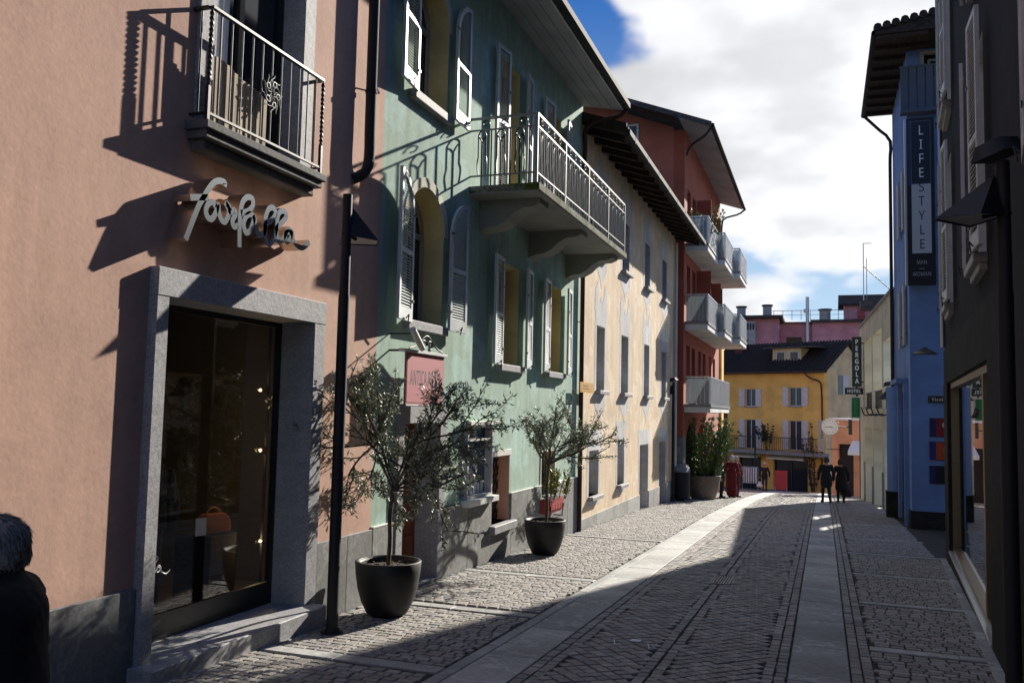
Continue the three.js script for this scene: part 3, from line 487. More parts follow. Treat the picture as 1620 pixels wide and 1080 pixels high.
// ---- goods in the shop window
{
  const stand = thing('display_block', 'dark cubic display block inside the shop window carrying a shoe', 'display block'); mk('block', chbox(-0.22, 0.22, 0, 0.72, -0.2, 0.2, 0.01), M.black, stand); stand.position.set(FX - 0.85, -2.03, -7.35);
  const bag = thing('handbag', 'tan leather handbag with orange highlights on the display block in the shop window', 'handbag');
  mk('body', (() => { const s = new THREE.Shape(); s.moveTo(-0.15, 0); s.quadraticCurveTo(-0.18, 0.12, -0.1, 0.17); s.lineTo(0.1, 0.17); s.quadraticCurveTo(0.18, 0.12, 0.15, 0); s.closePath(); return new THREE.ExtrudeGeometry(s, { depth: 0.08, bevelEnabled: true, bevelSize: 0.015, bevelThickness: 0.015, bevelSegments: 2 }); })(), mat('leather', lin(0.55, 0.17, 0.05), { roughness: 0.5 }), bag);
  mk('handle', new THREE.TorusGeometry(0.08, 0.01, 6, 16, Math.PI).translate(0, 0.16, 0.04), M.leather, bag); bag.position.set(FX - 0.8, -1.295, -7.35); bag.rotation.y = 1.2;
  const card = thing('price_card', 'small white price card standing on the display block in the shop window', 'card'); mk('card', box(-0.06, 0.06, 0, 0.17, -0.003, 0.003), M.white, card); card.position.set(FX - 0.72, -1.30, -7.1); card.rotation.y = 1.3;
  for (const [x, z, l] of [[-5.75, -6.35, 'dark padded jacket on a headless mannequin at the glass of the shop window'], [-6.6, -6.9, 'dark coat on a headless mannequin at the back of the shop window']]) {
    const m = thing('mannequin', l, 'mannequin', 'dressed mannequins in the shop window');
    const prof2 = [[0.001, 0.78], [0.17, 0.78], [0.205, 0.9], [0.20, 1.05], [0.215, 1.25], [0.22, 1.36], [0.17, 1.45], [0.075, 1.5], [0.06, 1.56], [0.001, 1.57]];
    mk('torso', lathe(prof2, 28).scale(1, 1, 0.62), M.clothBlack, m); mk('sleeve', [bar([-0.2, 1.4, 0], [-0.27, 1.1, 0.02], 0.065, 12, 0.06), bar([-0.27, 1.1, 0.02], [-0.25, 0.84, 0.07], 0.06, 12, 0.05)], M.clothBlack, m); mk('sleeve', [bar([0.2, 1.4, 0], [0.27, 1.1, 0.02], 0.065, 12, 0.06), bar([0.27, 1.1, 0.02], [0.25, 0.84, 0.07], 0.06, 12, 0.05)], M.clothBlack, m);
    mk('trousers', [bar([-0.09, 0.8, 0], [-0.09, 0.08, 0], 0.095, 12, 0.08), bar([0.09, 0.8, 0], [0.09, 0.08, 0], 0.095, 12, 0.08)], M.clothBlack, m); mk('stand', [lathe([[0.001, 0], [0.17, 0], [0.17, 0.02], [0.02, 0.03], [0.015, 0.8]], 20)], M.steel, m);
    m.position.set(x, -2.03, z); m.rotation.y = 1.2;
  }
  for (const [y, which] of [[617, 'uppermost'], [712, 'middle'], [855, 'lowest']]) { // three small lit lamps on the far side of the window
    const s = thing('shop_spotlight', which + ' of the small lit spotlights on the upright track inside the shop window', 'spotlight', 'lit spotlights inside the shop window'); s.position.copy(atX(414, y, FX - 0.6));
    mk('housing', lathe([[0.001, -0.05], [0.022, -0.05], [0.024, 0.03], [0.02, 0.03]], 14).rotateX(Math.PI / 2), M.bronze, s);
    mk('bulb', new THREE.SphereGeometry(0.013, 12, 8).translate(0, 0, 0.03), new THREE.MeshStandardMaterial({ color: 0x111111, emissive: lin(1, 0.72, 0.32), emissiveIntensity: 4 }), s);
    const p = new THREE.PointLight(lin(1, 0.72, 0.36), 0.12, 0, 2); p.position.set(0, 0, 0.07); p.castShadow = true; p.name = 'glow'; s.add(p);
  }
  const tr = thing('spotlight_track', 'slim upright lamp track inside the shop window', 'lamp track'); mk('rail', box(-0.012, 0.012, -2.03, 1.3, -0.012, 0.012), M.frameBlack, tr); tr.position.set(FX - 0.6, 0, atX(414, 712, FX - 0.6).z - 0.065);
}

// ---- green house
{
  const h = facade('green_house', 'pale green house with grey louvred shutters, arched windows and ironwork balcony');
  const U0 = 9.19, U1 = 18.32, Y0 = -3.2, YE = 6.75;
  const aL = 9.92, aR = 11.04, W1 = [13.28, 14.28, 0.72, 2.42], W2 = [15.88, 16.88, 0.72, 2.42], D1 = [13.2, 14.1, 3.34, 5.85], D2 = [15.75, 16.65, 3.34, 5.85];
  const door = [9.93, 11.0, -2.6, -0.22], cs = [11.98, 13.02, -1.36, -0.26], la = [13.12, 13.98, -1.86, -0.78], fl = [15.72, 16.6, -1.64, -0.80];
  mk('wall', wallGeo(U0, U1, Y0, YE, [{ arch: [aL, aR, 1.10, 2.37] }, { arch: [aL, aR, 4.09, 5.32] }, W1, W2, D1, D2, [door[0] - 0.1, door[1] + 0.1, door[2], door[3] + 0.1], cs, la, fl], -0.40, 0), M.green, h);
  mk('rear_wall', box(U0 + 0.01, U1 - 0.01, Y0, YE - 0.05, -9, -0.50), M.green, h);
  // reveals
  for (const y0 of [1.10, 4.09]) { const sp = y0 === 1.10 ? 2.37 : 5.32, cxm = (aL + aR) / 2, R = (aR - aL) / 2, outer = [[aL, y0], [aL, sp]], inner = []; for (let i = 1; i < 16; i++) { const a = Math.PI - Math.PI * i / 16; outer.push([cxm + R * Math.cos(a), sp + R * Math.sin(a)]); } outer.push([aR, sp], [aR, y0], [aR - 0.012, y0], [aR - 0.012, sp]); for (let i = 1; i < 16; i++) { const a = Math.PI * i / 16; outer.push([cxm + (R - 0.012) * Math.cos(a), sp + (R - 0.012) * Math.sin(a)]); } outer.push([aL + 0.012, sp], [aL + 0.012, y0]); mk('reveal', ring2(outer, [], -0.34, -0.004), M.revealYellow, h);
    const ow = []; for (let i = 0; i <= 16; i++) { const a = Math.PI * i / 16; ow.push([cxm + (R + 0.13) * Math.cos(a), sp + (R + 0.13) * Math.sin(a)]); } for (let i = 16; i >= 0; i--) { const a = Math.PI * i / 16; ow.push([cxm + R * Math.cos(a), sp + R * Math.sin(a)]); } mk('arch_trim', ring2(ow, [], 0, 0.012), M.revealPale, h);
    const w = part('window', h); const fo = [[aL + 0.012, y0], [aR - 0.012, y0], [aR - 0.012, sp]]; for (let i = 1; i < 16; i++) { const a = Math.PI * i / 16; fo.push([cxm + (R - 0.012) * Math.cos(a), sp + (R - 0.012) * Math.sin(a)]); } fo.push([aL + 0.012, sp]);
    const fi = fo.map(([x, y]) => [cxm + (x - cxm) * 0.86, mixn(y0 + 0.7, y, 0.93)]);
    mk('frame', [ring2(fo, [fi.slice().reverse()], -0.36, -0.30), box(aL + 0.08, aR - 0.08, sp - 0.06, sp + 0.02, -0.358, -0.295), box(cxm - 0.03, cxm + 0.03, y0 + 0.05, sp - 0.06, -0.357, -0.294)], M.windowFrame, w);
    mk('pane', ring2(fo, [], -0.345, -0.33), M.pane, w); mk('handle', bar([cxm + 0.05, y0 + 0.55, -0.28], [cxm + 0.05, y0 + 0.85, -0.28], 0.012), M.iron, w);
    mk('sill', chbox(aL - 0.06, aR + 0.05, y0 - 0.12, y0, -0.3, 0.09, 0.008), M.granite, w); }
  for (const [x0, x1, y0, y1] of [W1, W2]) { reveal(x0, x1, y0, y1, 0.3, M.revealYellow, h); const w = sashWindow(h, x0 + 0.012, x1 - 0.012, y0, y1 - 0.012, 0.26, { bars: [0.62] }); mk('sill', chbox(x0 - 0.1, x1 + 0.06, y0 - 0.11, y0, -0.25, 0.12, 0.008), M.granite, w); mk('handle', bar([x0 + 0.42, y0 + 0.5, -0.24], [x0 + 0.42, y0 + 0.85, -0.24], 0.012), M.iron, w); }
  for (const [x0, x1, y0, y1] of [D1, D2]) { reveal(x0, x1, y0, y1, 0.32, M.revealYellow, h); sashWindow(h, x0 + 0.012, x1 - 0.012, y0, y1 - 0.012, 0.3, { bars: [0.3, 0.7], pane: M.paneGrey }); }
  // shutters
  const A = -0.14, K = { off: 0.13 };
  shutter(h, aL, 1.06, 2.93, 0.56, -1, 0.16, { arch: true, off: 0.06 }); shutter(h, aR, 1.06, 2.93, 0.56, 1, 0.03, { arch: true, off: 0.09 });
  for (const [x0, x1, y0, y1] of [W1, W2]) { shutter(h, x0, y0 - 0.02, y1 + 0.03, 0.52, -1, 0.1, { off: 0.06 }); shutter(h, x1, y0 - 0.02, y1 + 0.03, 0.5, 1, A, K); }
  shutter(h, aL, 4.06, 5.88, 0.56, -1, 0.12, { arch: true, merge: true, off: 0.06 }); shutter(h, aR, 4.06, 5.88, 0.56, 1, -0.04, { arch: true, merge: true, off: 0.1 });
  for (const [x0, x1, y0, y1] of [D1, D2]) { shutter(h, x0, y0 + 0.02, y1 + 0.03, 0.46, -1, A, { merge: true, mid: 0.5, ...K }); shutter(h, x1, y0 + 0.02, y1 + 0.03, 0.46, 1, A, { merge: true, mid: 0.5, ...K }); }
  // plinth slabs
  for (const [a, b, t] of [[9.195, 9.74, -1.43], [11.22, 12.1, -1.42], [12.1, 13.09, -1.42], [14.02, 14.9, -1.43], [14.9, 15.70, -1.43], [16.62, 17.5, -1.43], [17.5, 18.31, -1.43]]) mk('plinth_slab', chbox(a + 0.003, b - 0.003, -3.0, t, -0.02, 0.035, 0.004), M.plinth, h, { ou: rnd() * 4, ov: rnd() * 4 });
  mk('plinth_slab', chbox(13.09, 14.02, -3.0, -1.98, -0.02, 0.034, 0.004), M.plinth, h); mk('plinth_slab', chbox(15.70, 16.62, -3.0, -1.66, -0.02, 0.034, 0.004), M.plinth, h);
  mk('plinth_edge', [box(9.195, 9.74, -1.43, -1.415, -0.01, 0.04), box(11.22, 13.09, -1.42, -1.405, -0.01, 0.04), box(14.02, 15.70, -1.43, -1.415, -0.01, 0.04), box(16.62, 18.31, -1.43, -1.415, -0.01, 0.04)], M.whitePlaster, h);
  // entrance door with stone surround
  const d = part('door', h);
  mk('surround', [chbox(9.75, 9.93, -3, -0.22, -0.36, 0.05, 0.008), chbox(11.0, 11.2, -3, -0.22, -0.36, 0.05, 0.008), chbox(9.70, 11.25, -0.22, 0.03, -0.36, 0.055, 0.008)], M.granite, d);
  mk('door_leaf', [box(9.93, 11.0, -2.45, -0.22, -0.36, -0.30), ...[0, 1].flatMap((i) => [0, 1, 2].map((j) => chbox(10.0 + i * 0.5, 10.43 + i * 0.5, -2.33 + j * 0.7, -1.73 + j * 0.7, -0.302, -0.28, 0.01)))], M.wood, d); mk('handle', bar([10.9, -1.45, -0.25], [10.9, -1.2, -0.25], 0.014), M.bronze, d); mk('threshold', box(9.93, 11.0, -2.7, -2.30, -0.36, 0.06), M.granite, d);
  // glazed menu window
  const c = part('display_window', h); mk('frame', [frameGeo(cs[0], cs[1], cs[2], cs[3], 0.04, -0.12, 0.06), box(cs[0] + 0.04, cs[1] - 0.04, cs[3] - 0.24, cs[3] - 0.21, -0.1, 0.05)], M.frameWhite, c); mk('pane', box(cs[0] + 0.03, cs[1] - 0.03, cs[2] + 0.03, cs[3] - 0.03, -0.08, -0.065), mat('paneBlue', lin(0.03, 0.06, 0.12), { phys: true, roughness: 0.06 }), c); mk('hood', chbox(cs[0] - 0.1, cs[1] + 0.12, cs[3] + 0.002, cs[3] + 0.06, -0.05, 0.14, 0.004), M.whitePlaster, c); mk('sill', chbox(cs[0] - 0.12, cs[1] + 0.06, cs[2] - 0.09, cs[2] - 0.002, -0.1, 0.16, 0.006), M.whitePlaster, c);
  for (let i = 0; i < 6; i++) mk('menu_sheet', box(cs[0] + 0.08 + i * 0.15, cs[0] + 0.19 + i * 0.15, cs[2] + 0.05, cs[2] + 0.2 + 0.03 * (i % 2), -0.062, -0.058), M.white, c);
  // lattice window
  const lw = part('lattice_window', h); reveal(la[0], la[1], la[2], la[3], 0.34, M.pink, h); mk('pane', box(la[0], la[1], la[2], la[3], -0.36, -0.34), M.pane, lw);
  { const q = []; for (let k = -6; k < 12; k++) for (const s of [1, -1]) { const pts = []; for (let i = 0; i <= 40; i++) { const x = la[0] + (la[1] - la[0]) * i / 40, y = la[2] + k * 0.24 + s * (x - la[0]) * 1.9 + (s < 0 ? 0.2 : 0); if (y > la[2] && y < la[3]) pts.push([x, y, -0.2 + 0.003 * s]); } if (pts.length > 2) q.push(bar(pts[0], pts[pts.length - 1], 0.009, 5)); } mk('lattice', q, M.iron, lw); }
  mk('sill', chbox(la[0] - 0.12, la[1] + 0.10, la[2] - 0.13, la[2], -0.3, 0.13, 0.01), M.granite, lw); mk('head', chbox(la[0] - 0.03, la[1] + 0.04, la[3], la[3] + 0.1, -0.1, 0.02, 0.005), M.whitePlaster, lw);
  const fw2 = part('window', h); reveal(fl[0], fl[1], fl[2], fl[3], 0.3, M.revealPale, h); mk('pane', box(fl[0], fl[1], fl[2], fl[3], -0.3, -0.28), M.pane, fw2); { const q = []; for (let k = 0; k < 5; k++) q.push(bar([fl[0] + 0.1 + k * 0.17, fl[2], -0.15], [fl[0] + 0.1 + k * 0.17, fl[3], -0.15], 0.01, 5)); mk('bars', q, M.iron, fw2); } mk('trim', [box(fl[0] - 0.04, fl[0], fl[2], fl[3] + 0.04, -0.05, 0.015), box(fl[1], fl[1] + 0.04, fl[2], fl[3] + 0.04, -0.05, 0.015), box(fl[0], fl[1], fl[3], fl[3] + 0.04, -0.05, 0.014)], M.whitePlaster, fw2);
  // balcony
  const b = part('balcony', h), bx0 = 11.92, bx1 = 17.95, bw = 1.1, by = 3.31;
  mk('floor_slab', chbox(bx0, bx1, by - 0.12, by, -0.02, bw, 0.01), M.concrete, b); mk('slab_edge', [box(bx0 - 0.004, bx1 + 0.004, by - 0.10, by + 0.004, bw - 0.03, bw + 0.006), box(bx0 - 0.006, bx0 + 0.02, by - 0.10, by + 0.003, 0, bw - 0.03)], M.mossy, b);
  for (const x of [12.35, 14.75, 17.2]) mk('bracket', prof([[0, by - 0.121], [0.98, by - 0.121], [0.98, by - 0.2], [0.86, by - 0.25], [0.7, by - 0.26], [0.55, by - 0.34], [0.45, by - 0.44], [0.3, by - 0.52], [0.12, by - 0.54], [0, by - 0.6]], x, x + 0.42), M.concrete, b);
  const ft = 4.35, fm = 4.17, fb = by + 0.16, fz = bw - 0.05, sz = 0.012;
  const railSet = (y, r) => [box(bx0 + 0.02, bx1 - 0.02, y - r, y + r, fz - r, fz + r), box(bx0 + 0.02 - r, bx0 + 0.02 + r, y - r * 0.9, y + r * 0.9, 0, fz - r), box(bx1 - 0.02 - r, bx1 - 0.02 + r, y - r * 0.9, y + r * 0.9, 0, fz - r)];
  mk('handrail', railSet(ft, 0.018), M.ironGrey, b); mk('middle_rail', railSet(fm, 0.012), M.ironGrey, b); mk('bottom_rail', railSet(fb, 0.012), M.ironGrey, b);
  for (const x of [bx0 + 0.02, 13.43, 14.93, 16.44, bx1 - 0.02]) mk('post', box(x - 0.018, x + 0.018, by, ft, fz - 0.018, fz + 0.018), M.ironGrey, b);
  const panel = (x, z, ax) => { // one ornamental bay .3 m wide; ax 0 along the front, 1 along the side
    const p = (a, y) => ax ? [x, y, z + a] : [x + a, y, z], q = [];
    q.push(bar(p(0, by + 0.01), p(0, fm - 0.2), 0.013, 5), bar(p(0.15, by + 0.01), p(0.15, fm), 0.013, 5));
    q.push(tube([p(0, fm - 0.2), p(0.03, fm - 0.13), p(0.06, fm - 0.09), p(0.03, fm - 0.02), p(0, fm)], 0.012, 10, 5), tube([p(0, fm - 0.2), p(-0.03, fm - 0.13), p(-0.06, fm - 0.09), p(-0.03, fm - 0.02), p(0, fm)], 0.012, 10, 5));
    q.push(tube([p(-0.06, fb + 0.3), p(-0.075, fb + 0.2), p(-0.06, fb), p(-0.06, fb + 0.02)], 0.011, 8, 5), tube([p(0.06, fb + 0.3), p(0.075, fb + 0.2), p(0.06, fb), p(0.06, fb + 0.02)], 0.011, 8, 5), bar(p(-0.06, fb + 0.3), p(-0.06, fb + 0.62), 0.011, 5), bar(p(0.06, fb + 0.3), p(0.06, fb + 0.62), 0.011, 5));
    const c = p(0.05, (ft + fm) / 2), sc = []; for (let i = 0; i <= 14; i++) { const a = i / 14 * 5.4, r = 0.066 - 0.0032 * i; sc.push(ax ? [c[0], c[1] + r * Math.sin(a), c[2] + r * Math.cos(a)] : [c[0] + r * Math.cos(a), c[1] + r * Math.sin(a), c[2]]); } q.push(tube(sc, 0.010, 20, 5));
    return q;
  };
  for (let i = 0; i < 19; i++) mk('baluster', panel(bx0 + 0.2 + i * 0.312, fz, 0), M.ironGrey, b);  // front bars in paler iron: their sunlit brightness is in the colour
  for (const x of [bx0 + 0.02, bx1 - 0.02]) for (let i = 0; i < 3; i++) mk('baluster', panel(x, 0.18 + i * 0.3, 1), M.iron, b);  // end bars in dark iron: their shaded look is in the colour
  // eaves
  mk('soffit', prof([[-0.02, YE - 0.02], [0.90, YE - 0.20], [0.90, YE - 0.17], [-0.02, YE + 0.01]], U0, U1 - 0.02), M.soffit, h);
  for (let i = 0; i < 3; i++) mk('soffit_groove', prof([[0.2 + i * 0.22, YE - 0.075 - i * 0.043], [0.23 + i * 0.22, YE - 0.081 - i * 0.043], [0.23 + i * 0.22, YE - 0.055 - i * 0.043], [0.2 + i * 0.22, YE - 0.05 - i * 0.043]], U0, U1 - 0.03), M.farGrey, h);
  mk('fascia', prof([[0.90, YE - 0.21], [0.925, YE - 0.21], [0.925, YE - 0.02], [0.90, YE - 0.02]], U0, U1), M.frameWhite, h);
  mk('gutter', prof([[0.93, YE - 0.16], [0.96, YE - 0.20], [1.02, YE - 0.20], [1.06, YE - 0.16], [1.06, YE - 0.04], [0.93, YE - 0.04]], U0 - 0.02, U1 + 0.03), M.pipe, h);
  mk('roof', prof([[1.0, YE - 0.02], [1.0, YE + 0.05], [-4.2, YE + 2.1], [-9.2, YE + 0.2], [-9.2, YE + 0.1], [-4.2, YE + 2.0]], U0, U1), M.roofTile, h);
  mk('rain_pipe', [tube([[U1 - 0.02, YE - 0.2, 0.98], [U1 - 0.02, YE - 0.32, 0.85], [U1 - 0.05, YE - 0.42, 0.3], [U1 - 0.06, YE - 0.55, 0.09], [U1 - 0.06, YE - 1, 0.075], [U1 - 0.06, 3, 0.075], [U1 - 0.06, 0, 0.075], [U1 - 0.06, -2.9, 0.075]], 0.05, 80, 10), bar([U1 - 0.06, 1.9, 0.075], [U1 - 0.2, 1.9, 0], 0.009)], M.pipeBrown, h);
  settle(h, 13.75, gy(-13.75), 0);
}
{ // inn sign
  const s = thing('inn_sign', 'pink painted inn sign with dark capitals and scrolled iron top on the green house', 'sign'); s.position.set(FX, 0, 0); s.rotation.y = Math.PI / 2;
  const x0 = 9.52, x1 = 10.63, y0 = 0.02, y1 = 0.66, z = 0.24;
  mk('board', chbox(x0, x1, y0, y1, z - 0.03, z, 0.004), mat('signPink', lin(0.46, 0.15, 0.17), { map: T.paint, roughness: 0.7 }), s);
  mk('lettering', sheet(x1 - x0 - 0.04, y1 - y0 - 0.06), printMat(512, 300, (c, w, hh) => { c.fillStyle = '#b86c72'; c.fillRect(0, 0, w, hh); c.fillStyle = '#2a1524'; c.save(); c.translate(w / 2, hh / 2 + 40); c.scale(0.58, 1.25); c.font = 'bold 108px sans-serif'; c.textAlign = 'center'; c.fillText('ANTICA POSTA', 0, 0); c.restore(); }), s, { keepUV: true, pos: [(x0 + x1) / 2, (y0 + y1) / 2, z + 0.003] });
  mk('top_bar', chbox(x0 - 0.12, x1 + 0.05, y1, y1 + 0.035, z - 0.05, z + 0.03, 0.003), M.frameWhite, s); mk('bottom_bar', chbox(x0 - 0.02, x1 + 0.02, y0 - 0.02, y0, z - 0.04, z + 0.02, 0.003), M.ironGrey, s);
  const sc = (cx, d) => { const q = []; for (let i = 0; i <= 20; i++) { const a = i / 20 * 7.5, r = 0.09 - 0.0035 * i; q.push([cx + d * r * Math.cos(a), y1 + 0.115 + r * 0.8 * Math.sin(a), z - 0.01]); } return tube(q, 0.011, 30, 5); };
  mk('scroll_work', [sc(10.0, 1), sc(10.2, -1), tube([[9.6, y1 + 0.05, z - 0.01], [9.8, y1 + 0.1, z - 0.01], [10.1, y1 + 0.24, z - 0.01], [10.4, y1 + 0.1, z - 0.01], [10.6, y1 + 0.05, z - 0.01]], 0.011, 24, 5)], M.iron, s);
  mk('wall_arm', [bar([x0, y1 + 0.02, -0.01], [x0, y1 + 0.02, z - 0.02], 0.014), bar([x1, y1 + 0.02, -0.01], [x1, y1 + 0.02, z - 0.02], 0.014)], M.iron, s);
  settle(s, 10.07, y0, z);
  const f = thing('sign_floodlight', 'small white tubular floodlight fixed above the inn sign', 'floodlight'); f.position.set(FX, 0, 0); f.rotation.y = Math.PI / 2;
  mk('tube', bar([9.42, 0.92, 0.36], [9.82, 0.72, 0.30], 0.04, 12), M.frameWhite, f); mk('arm', bar([9.5, 0.88, -0.01], [9.5, 0.88, 0.34], 0.01), M.iron, f); settle(f, 9.6, 0.75, 0.2);
  // window box with flowers
  const w = thing('window_box', 'red patterned window box hung below the small barred window of the green house', 'window box'); w.position.set(FX, 0, 0); w.rotation.y = Math.PI / 2;
  mk('trough', prof([[0.04, -1.94], [0.19, -1.94], [0.24, -1.68], [0.04, -1.68]], 15.62, 16.55), M.redPaint, w); for (let i = 0; i < 8; i++) mk('moulded_panel', chbox(15.67 + i * 0.11, 15.75 + i * 0.11, -1.88, -1.75, 0.19, 0.225, 0.006), M.redPaint, w); mk('support', [bar([15.66, -2.04, 0.0], [15.66, -2.04, 0.22], 0.012), bar([16.5, -2.04, 0.0], [16.5, -2.04, 0.22], 0.012), box(15.64, 16.52, -2.05, -2.035, 0.19, 0.21), bar([15.66, -2.04, 0.2], [15.66, -1.8, 0.235], 0.01), bar([16.5, -2.04, 0.2], [16.5, -1.8, 0.235], 0.01)], M.iron, w);
  mk('soil', box(15.64, 16.53, -1.685, -1.675, 0.05, 0.22), M.soil, w); settle(w, 16.1, -2.04, 0.1);
}

// ---- ochre house with grey painted window ornaments
{
  const h = facade('ochre_house', 'weathered ochre house with grey painted ornament round narrow windows and deep timber eaves');
  const U0 = 18.325, U1 = 31.3, Y0 = -3.8, YE = 6.35;
  const cols = [[19.85, 20.65], [22.5, 23.38], [25.6, 26.42], [28.58, 29.45]];
  const mids = cols.map(([a, b]) => [a, b, 0.47, 2.0]), tops = cols.map(([a, b]) => [a, b, 3.72, 5.15]), lows = [[19.3, 20.2, -1.95, -0.92], [22.2, 23.0, -1.9, -0.74]], doors = [[25.1, 26.4, -2.95, -0.97], [28.3, 29.5, -3.1, -0.97]];
  mk('wall', wallGeo(U0, U1, Y0, YE, [...mids, ...tops, ...lows, ...doors], -0.40, 0), M.tan, h);
  mk('rear_wall', box(U0 + 0.01, U1 - 0.01, Y0, YE - 0.05, -9, -0.48), M.tan, h);
  for (const [x0, x1, y0, y1] of [...mids, ...tops, ...lows]) { reveal(x0, x1, y0, y1, 0.3, M.frescoGrey, h); const w = sashWindow(h, x0 + 0.012, x1 - 0.012, y0, y1 - 0.012, 0.22, { m: M.windowFrame, pane: M.paneGrey, bars: [0.5] }); mk('sill', chbox(x0 - 0.06, x1 + 0.06, y0 - 0.09, y0, -0.2, 0.13, 0.008), M.granite, w); }
  for (const [x0, x1, y0, y1] of doors) { const d = part('door', h); reveal(x0, x1, y0, y1, 0.3, M.frescoGrey, h); mk('door_leaf', [box(x0, x1, y0, y1, -0.34, -0.29), ...[0, 1, 2].map((j) => chbox(x0 + 0.15, x1 - 0.15, y0 + 0.15 + j * 0.6, y0 + 0.65 + j * 0.6, -0.292, -0.275, 0.01))], mat('doorBrown' + x0, lin(0.17, 0.12, 0.075), { map: T.wood }), d); mk('threshold', box(x0, x1, y0 - 0.3, y0, -0.3, 0.03), M.granite, d); }
  // painted ornaments
  const fr = (x0, x1, y0, y1) => { const m = 0.16, o = [[x0 - m, y0 - 0.12], [x0 - m * 0.7, y0 - 0.35], [(x0 + x1) / 2 - 0.12, y0 - 0.62], [(x0 + x1) / 2, y0 - 0.82], [(x0 + x1) / 2 + 0.12, y0 - 0.62], [x1 + m * 0.7, y0 - 0.35], [x1 + m, y0 - 0.12], [x1 + m, y1 + 0.3], [x1 + m * 1.5, y1 + 0.34], [x1 + m * 1.5, y1 + 0.42], [x1 + m * 1.2, y1 + 0.46], [x1 + m, y1 + 0.85], [x1 - 0.05, y1 + 1.05], [x1 - 0.1, y1 + 0.8], [(x0 + x1) / 2 + 0.12, y1 + 0.55], [(x0 + x1) / 2, y1 + 0.72], [(x0 + x1) / 2 - 0.12, y1 + 0.55], [x0 + 0.1, y1 + 0.8], [x0 + 0.05, y1 + 1.05], [x0 - m, y1 + 0.85], [x0 - m * 1.2, y1 + 0.46], [x0 - m * 1.5, y1 + 0.42], [x0 - m * 1.5, y1 + 0.34], [x0 - m, y1 + 0.3]]; return ring2(o, [[[x0, y0], [x0, y1], [x1, y1], [x1, y0]]], 0.0005, 0.004); };
  for (const w of mids) mk('painted_ornament', fr(...w), M.frescoGrey, h, { ou: rnd() * 3 });
  for (const [x0, x1, y0, y1] of tops) mk('painted_ornament', fr(x0, x1, y0, Math.min(y1, YE - 1.3) - 0.35 + 0.35), M.frescoGrey, h, { ou: rnd() * 3 });
  for (const [x0, x1, y0, y1] of lows) mk('painted_ornament', ring2([[x0 - 0.16, y0 - 0.22], [x1 + 0.16, y0 - 0.22], [x1 + 0.16, y1 + 0.2], [x1 + 0.22, y1 + 0.24], [x1 + 0.22, y1 + 0.48], [x0 - 0.22, y1 + 0.48], [x0 - 0.22, y1 + 0.24], [x0 - 0.16, y1 + 0.2]], [[[x0, y0], [x0, y1], [x1, y1], [x1, y0]]], 0.0005, 0.004), M.frescoGrey, h, { ou: rnd() * 3 });
  for (const [x0, x1, , y1] of doors) mk('painted_ornament', ring2([[x0 - 0.16, -2.3], [x0, -2.3], [x0, y1], [x1, y1], [x1, -2.3], [x1 + 0.16, -2.3], [x1 + 0.16, y1 + 0.16], [x1 + 0.25, y1 + 0.2], [x1 + 0.25, y1 + 0.44], [x0 - 0.25, y1 + 0.44], [x0 - 0.25, y1 + 0.2], [x0 - 0.16, y1 + 0.16]], [], 0.0005, 0.004), M.frescoGrey, h, { ou: rnd() * 3 });
  for (const [a, b] of [[18.33, 20], [20, 21.7], [21.7, 23.4], [23.4, 25.08], [26.42, 28.28], [29.52, 31.29]]) mk('plinth_slab', chbox(a + 0.003, b - 0.003, -3.7, -2.38, -0.02, 0.03, 0.004), M.plinthPale, h, { ou: rnd() * 4, ov: rnd() * 4 });
  // timber eaves: boards on rafters, gutter and roof
  mk('eaves_board', prof([[-0.02, YE + 0.02], [0.95, YE - 0.30], [0.95, YE - 0.25], [-0.02, YE + 0.07]], U0, U1), M.woodDark, h);
  for (let i = 0; i < 18; i++) { const u = U0 + 0.3 + i * 0.73; mk('rafter', prof([[-0.02, YE - 0.13], [0.86, YE - 0.42], [0.86, YE - 0.28], [-0.02, YE + 0.01]], u, u + 0.13), M.woodDark, h); }
  mk('gutter', prof([[0.96, YE - 0.36], [0.99, YE - 0.40], [1.05, YE - 0.40], [1.08, YE - 0.36], [1.08, YE - 0.24], [0.96, YE - 0.24]], U0 - 0.05, U1 + 0.05), M.pipe, h);
  mk('gutter_clip', [...Array(9).keys()].map((i) => box(U0 + 0.5 + i * 1.5, U0 + 0.53 + i * 1.5, YE - 0.41, YE - 0.23, 0.955, 1.085)), M.pipe, h);
  mk('roof', prof([[1.02, YE - 0.24], [1.02, YE - 0.16], [-4, YE + 1.5], [-9, YE], [-9, YE - 0.1], [-4, YE + 1.4]], U0, U1), M.roofTile, h);
  mk('verge_board', prof([[1.0, YE - 0.33], [1.0, YE - 0.1], [-0.5, YE + 0.42], [-0.5, YE + 0.1]], U0 - 0.06, U0 - 0.002), M.woodDark, h);
  mk('rain_pipe', [bar([31.05, -3.2, 0.08], [31.05, YE - 0.3, 0.08], 0.05, 10)], M.whitePlaster, h);
  settle(h, 24.8, gy(-24.8), 0);
  const a = thing('direction_sign', 'small yellow arrow direction sign fixed to the brown rain pipe', 'sign'); a.position.set(FX, 0, 0); a.rotation.y = Math.PI / 2;
  const [ax0] = L(918, 605, 0.15), ax1 = ax0 + 1.25; const y0 = 0.38, y1 = 0.6;
  mk('board', ring2([[ax0, y0], [ax1 - 0.15, y0], [ax1, (y0 + y1) / 2], [ax1 - 0.15, y1], [ax0, y1]], [], 0.14, 0.155), mat('signYellow', lin(0.55, 0.28, 0.015), { roughness: 0.6 }), a);
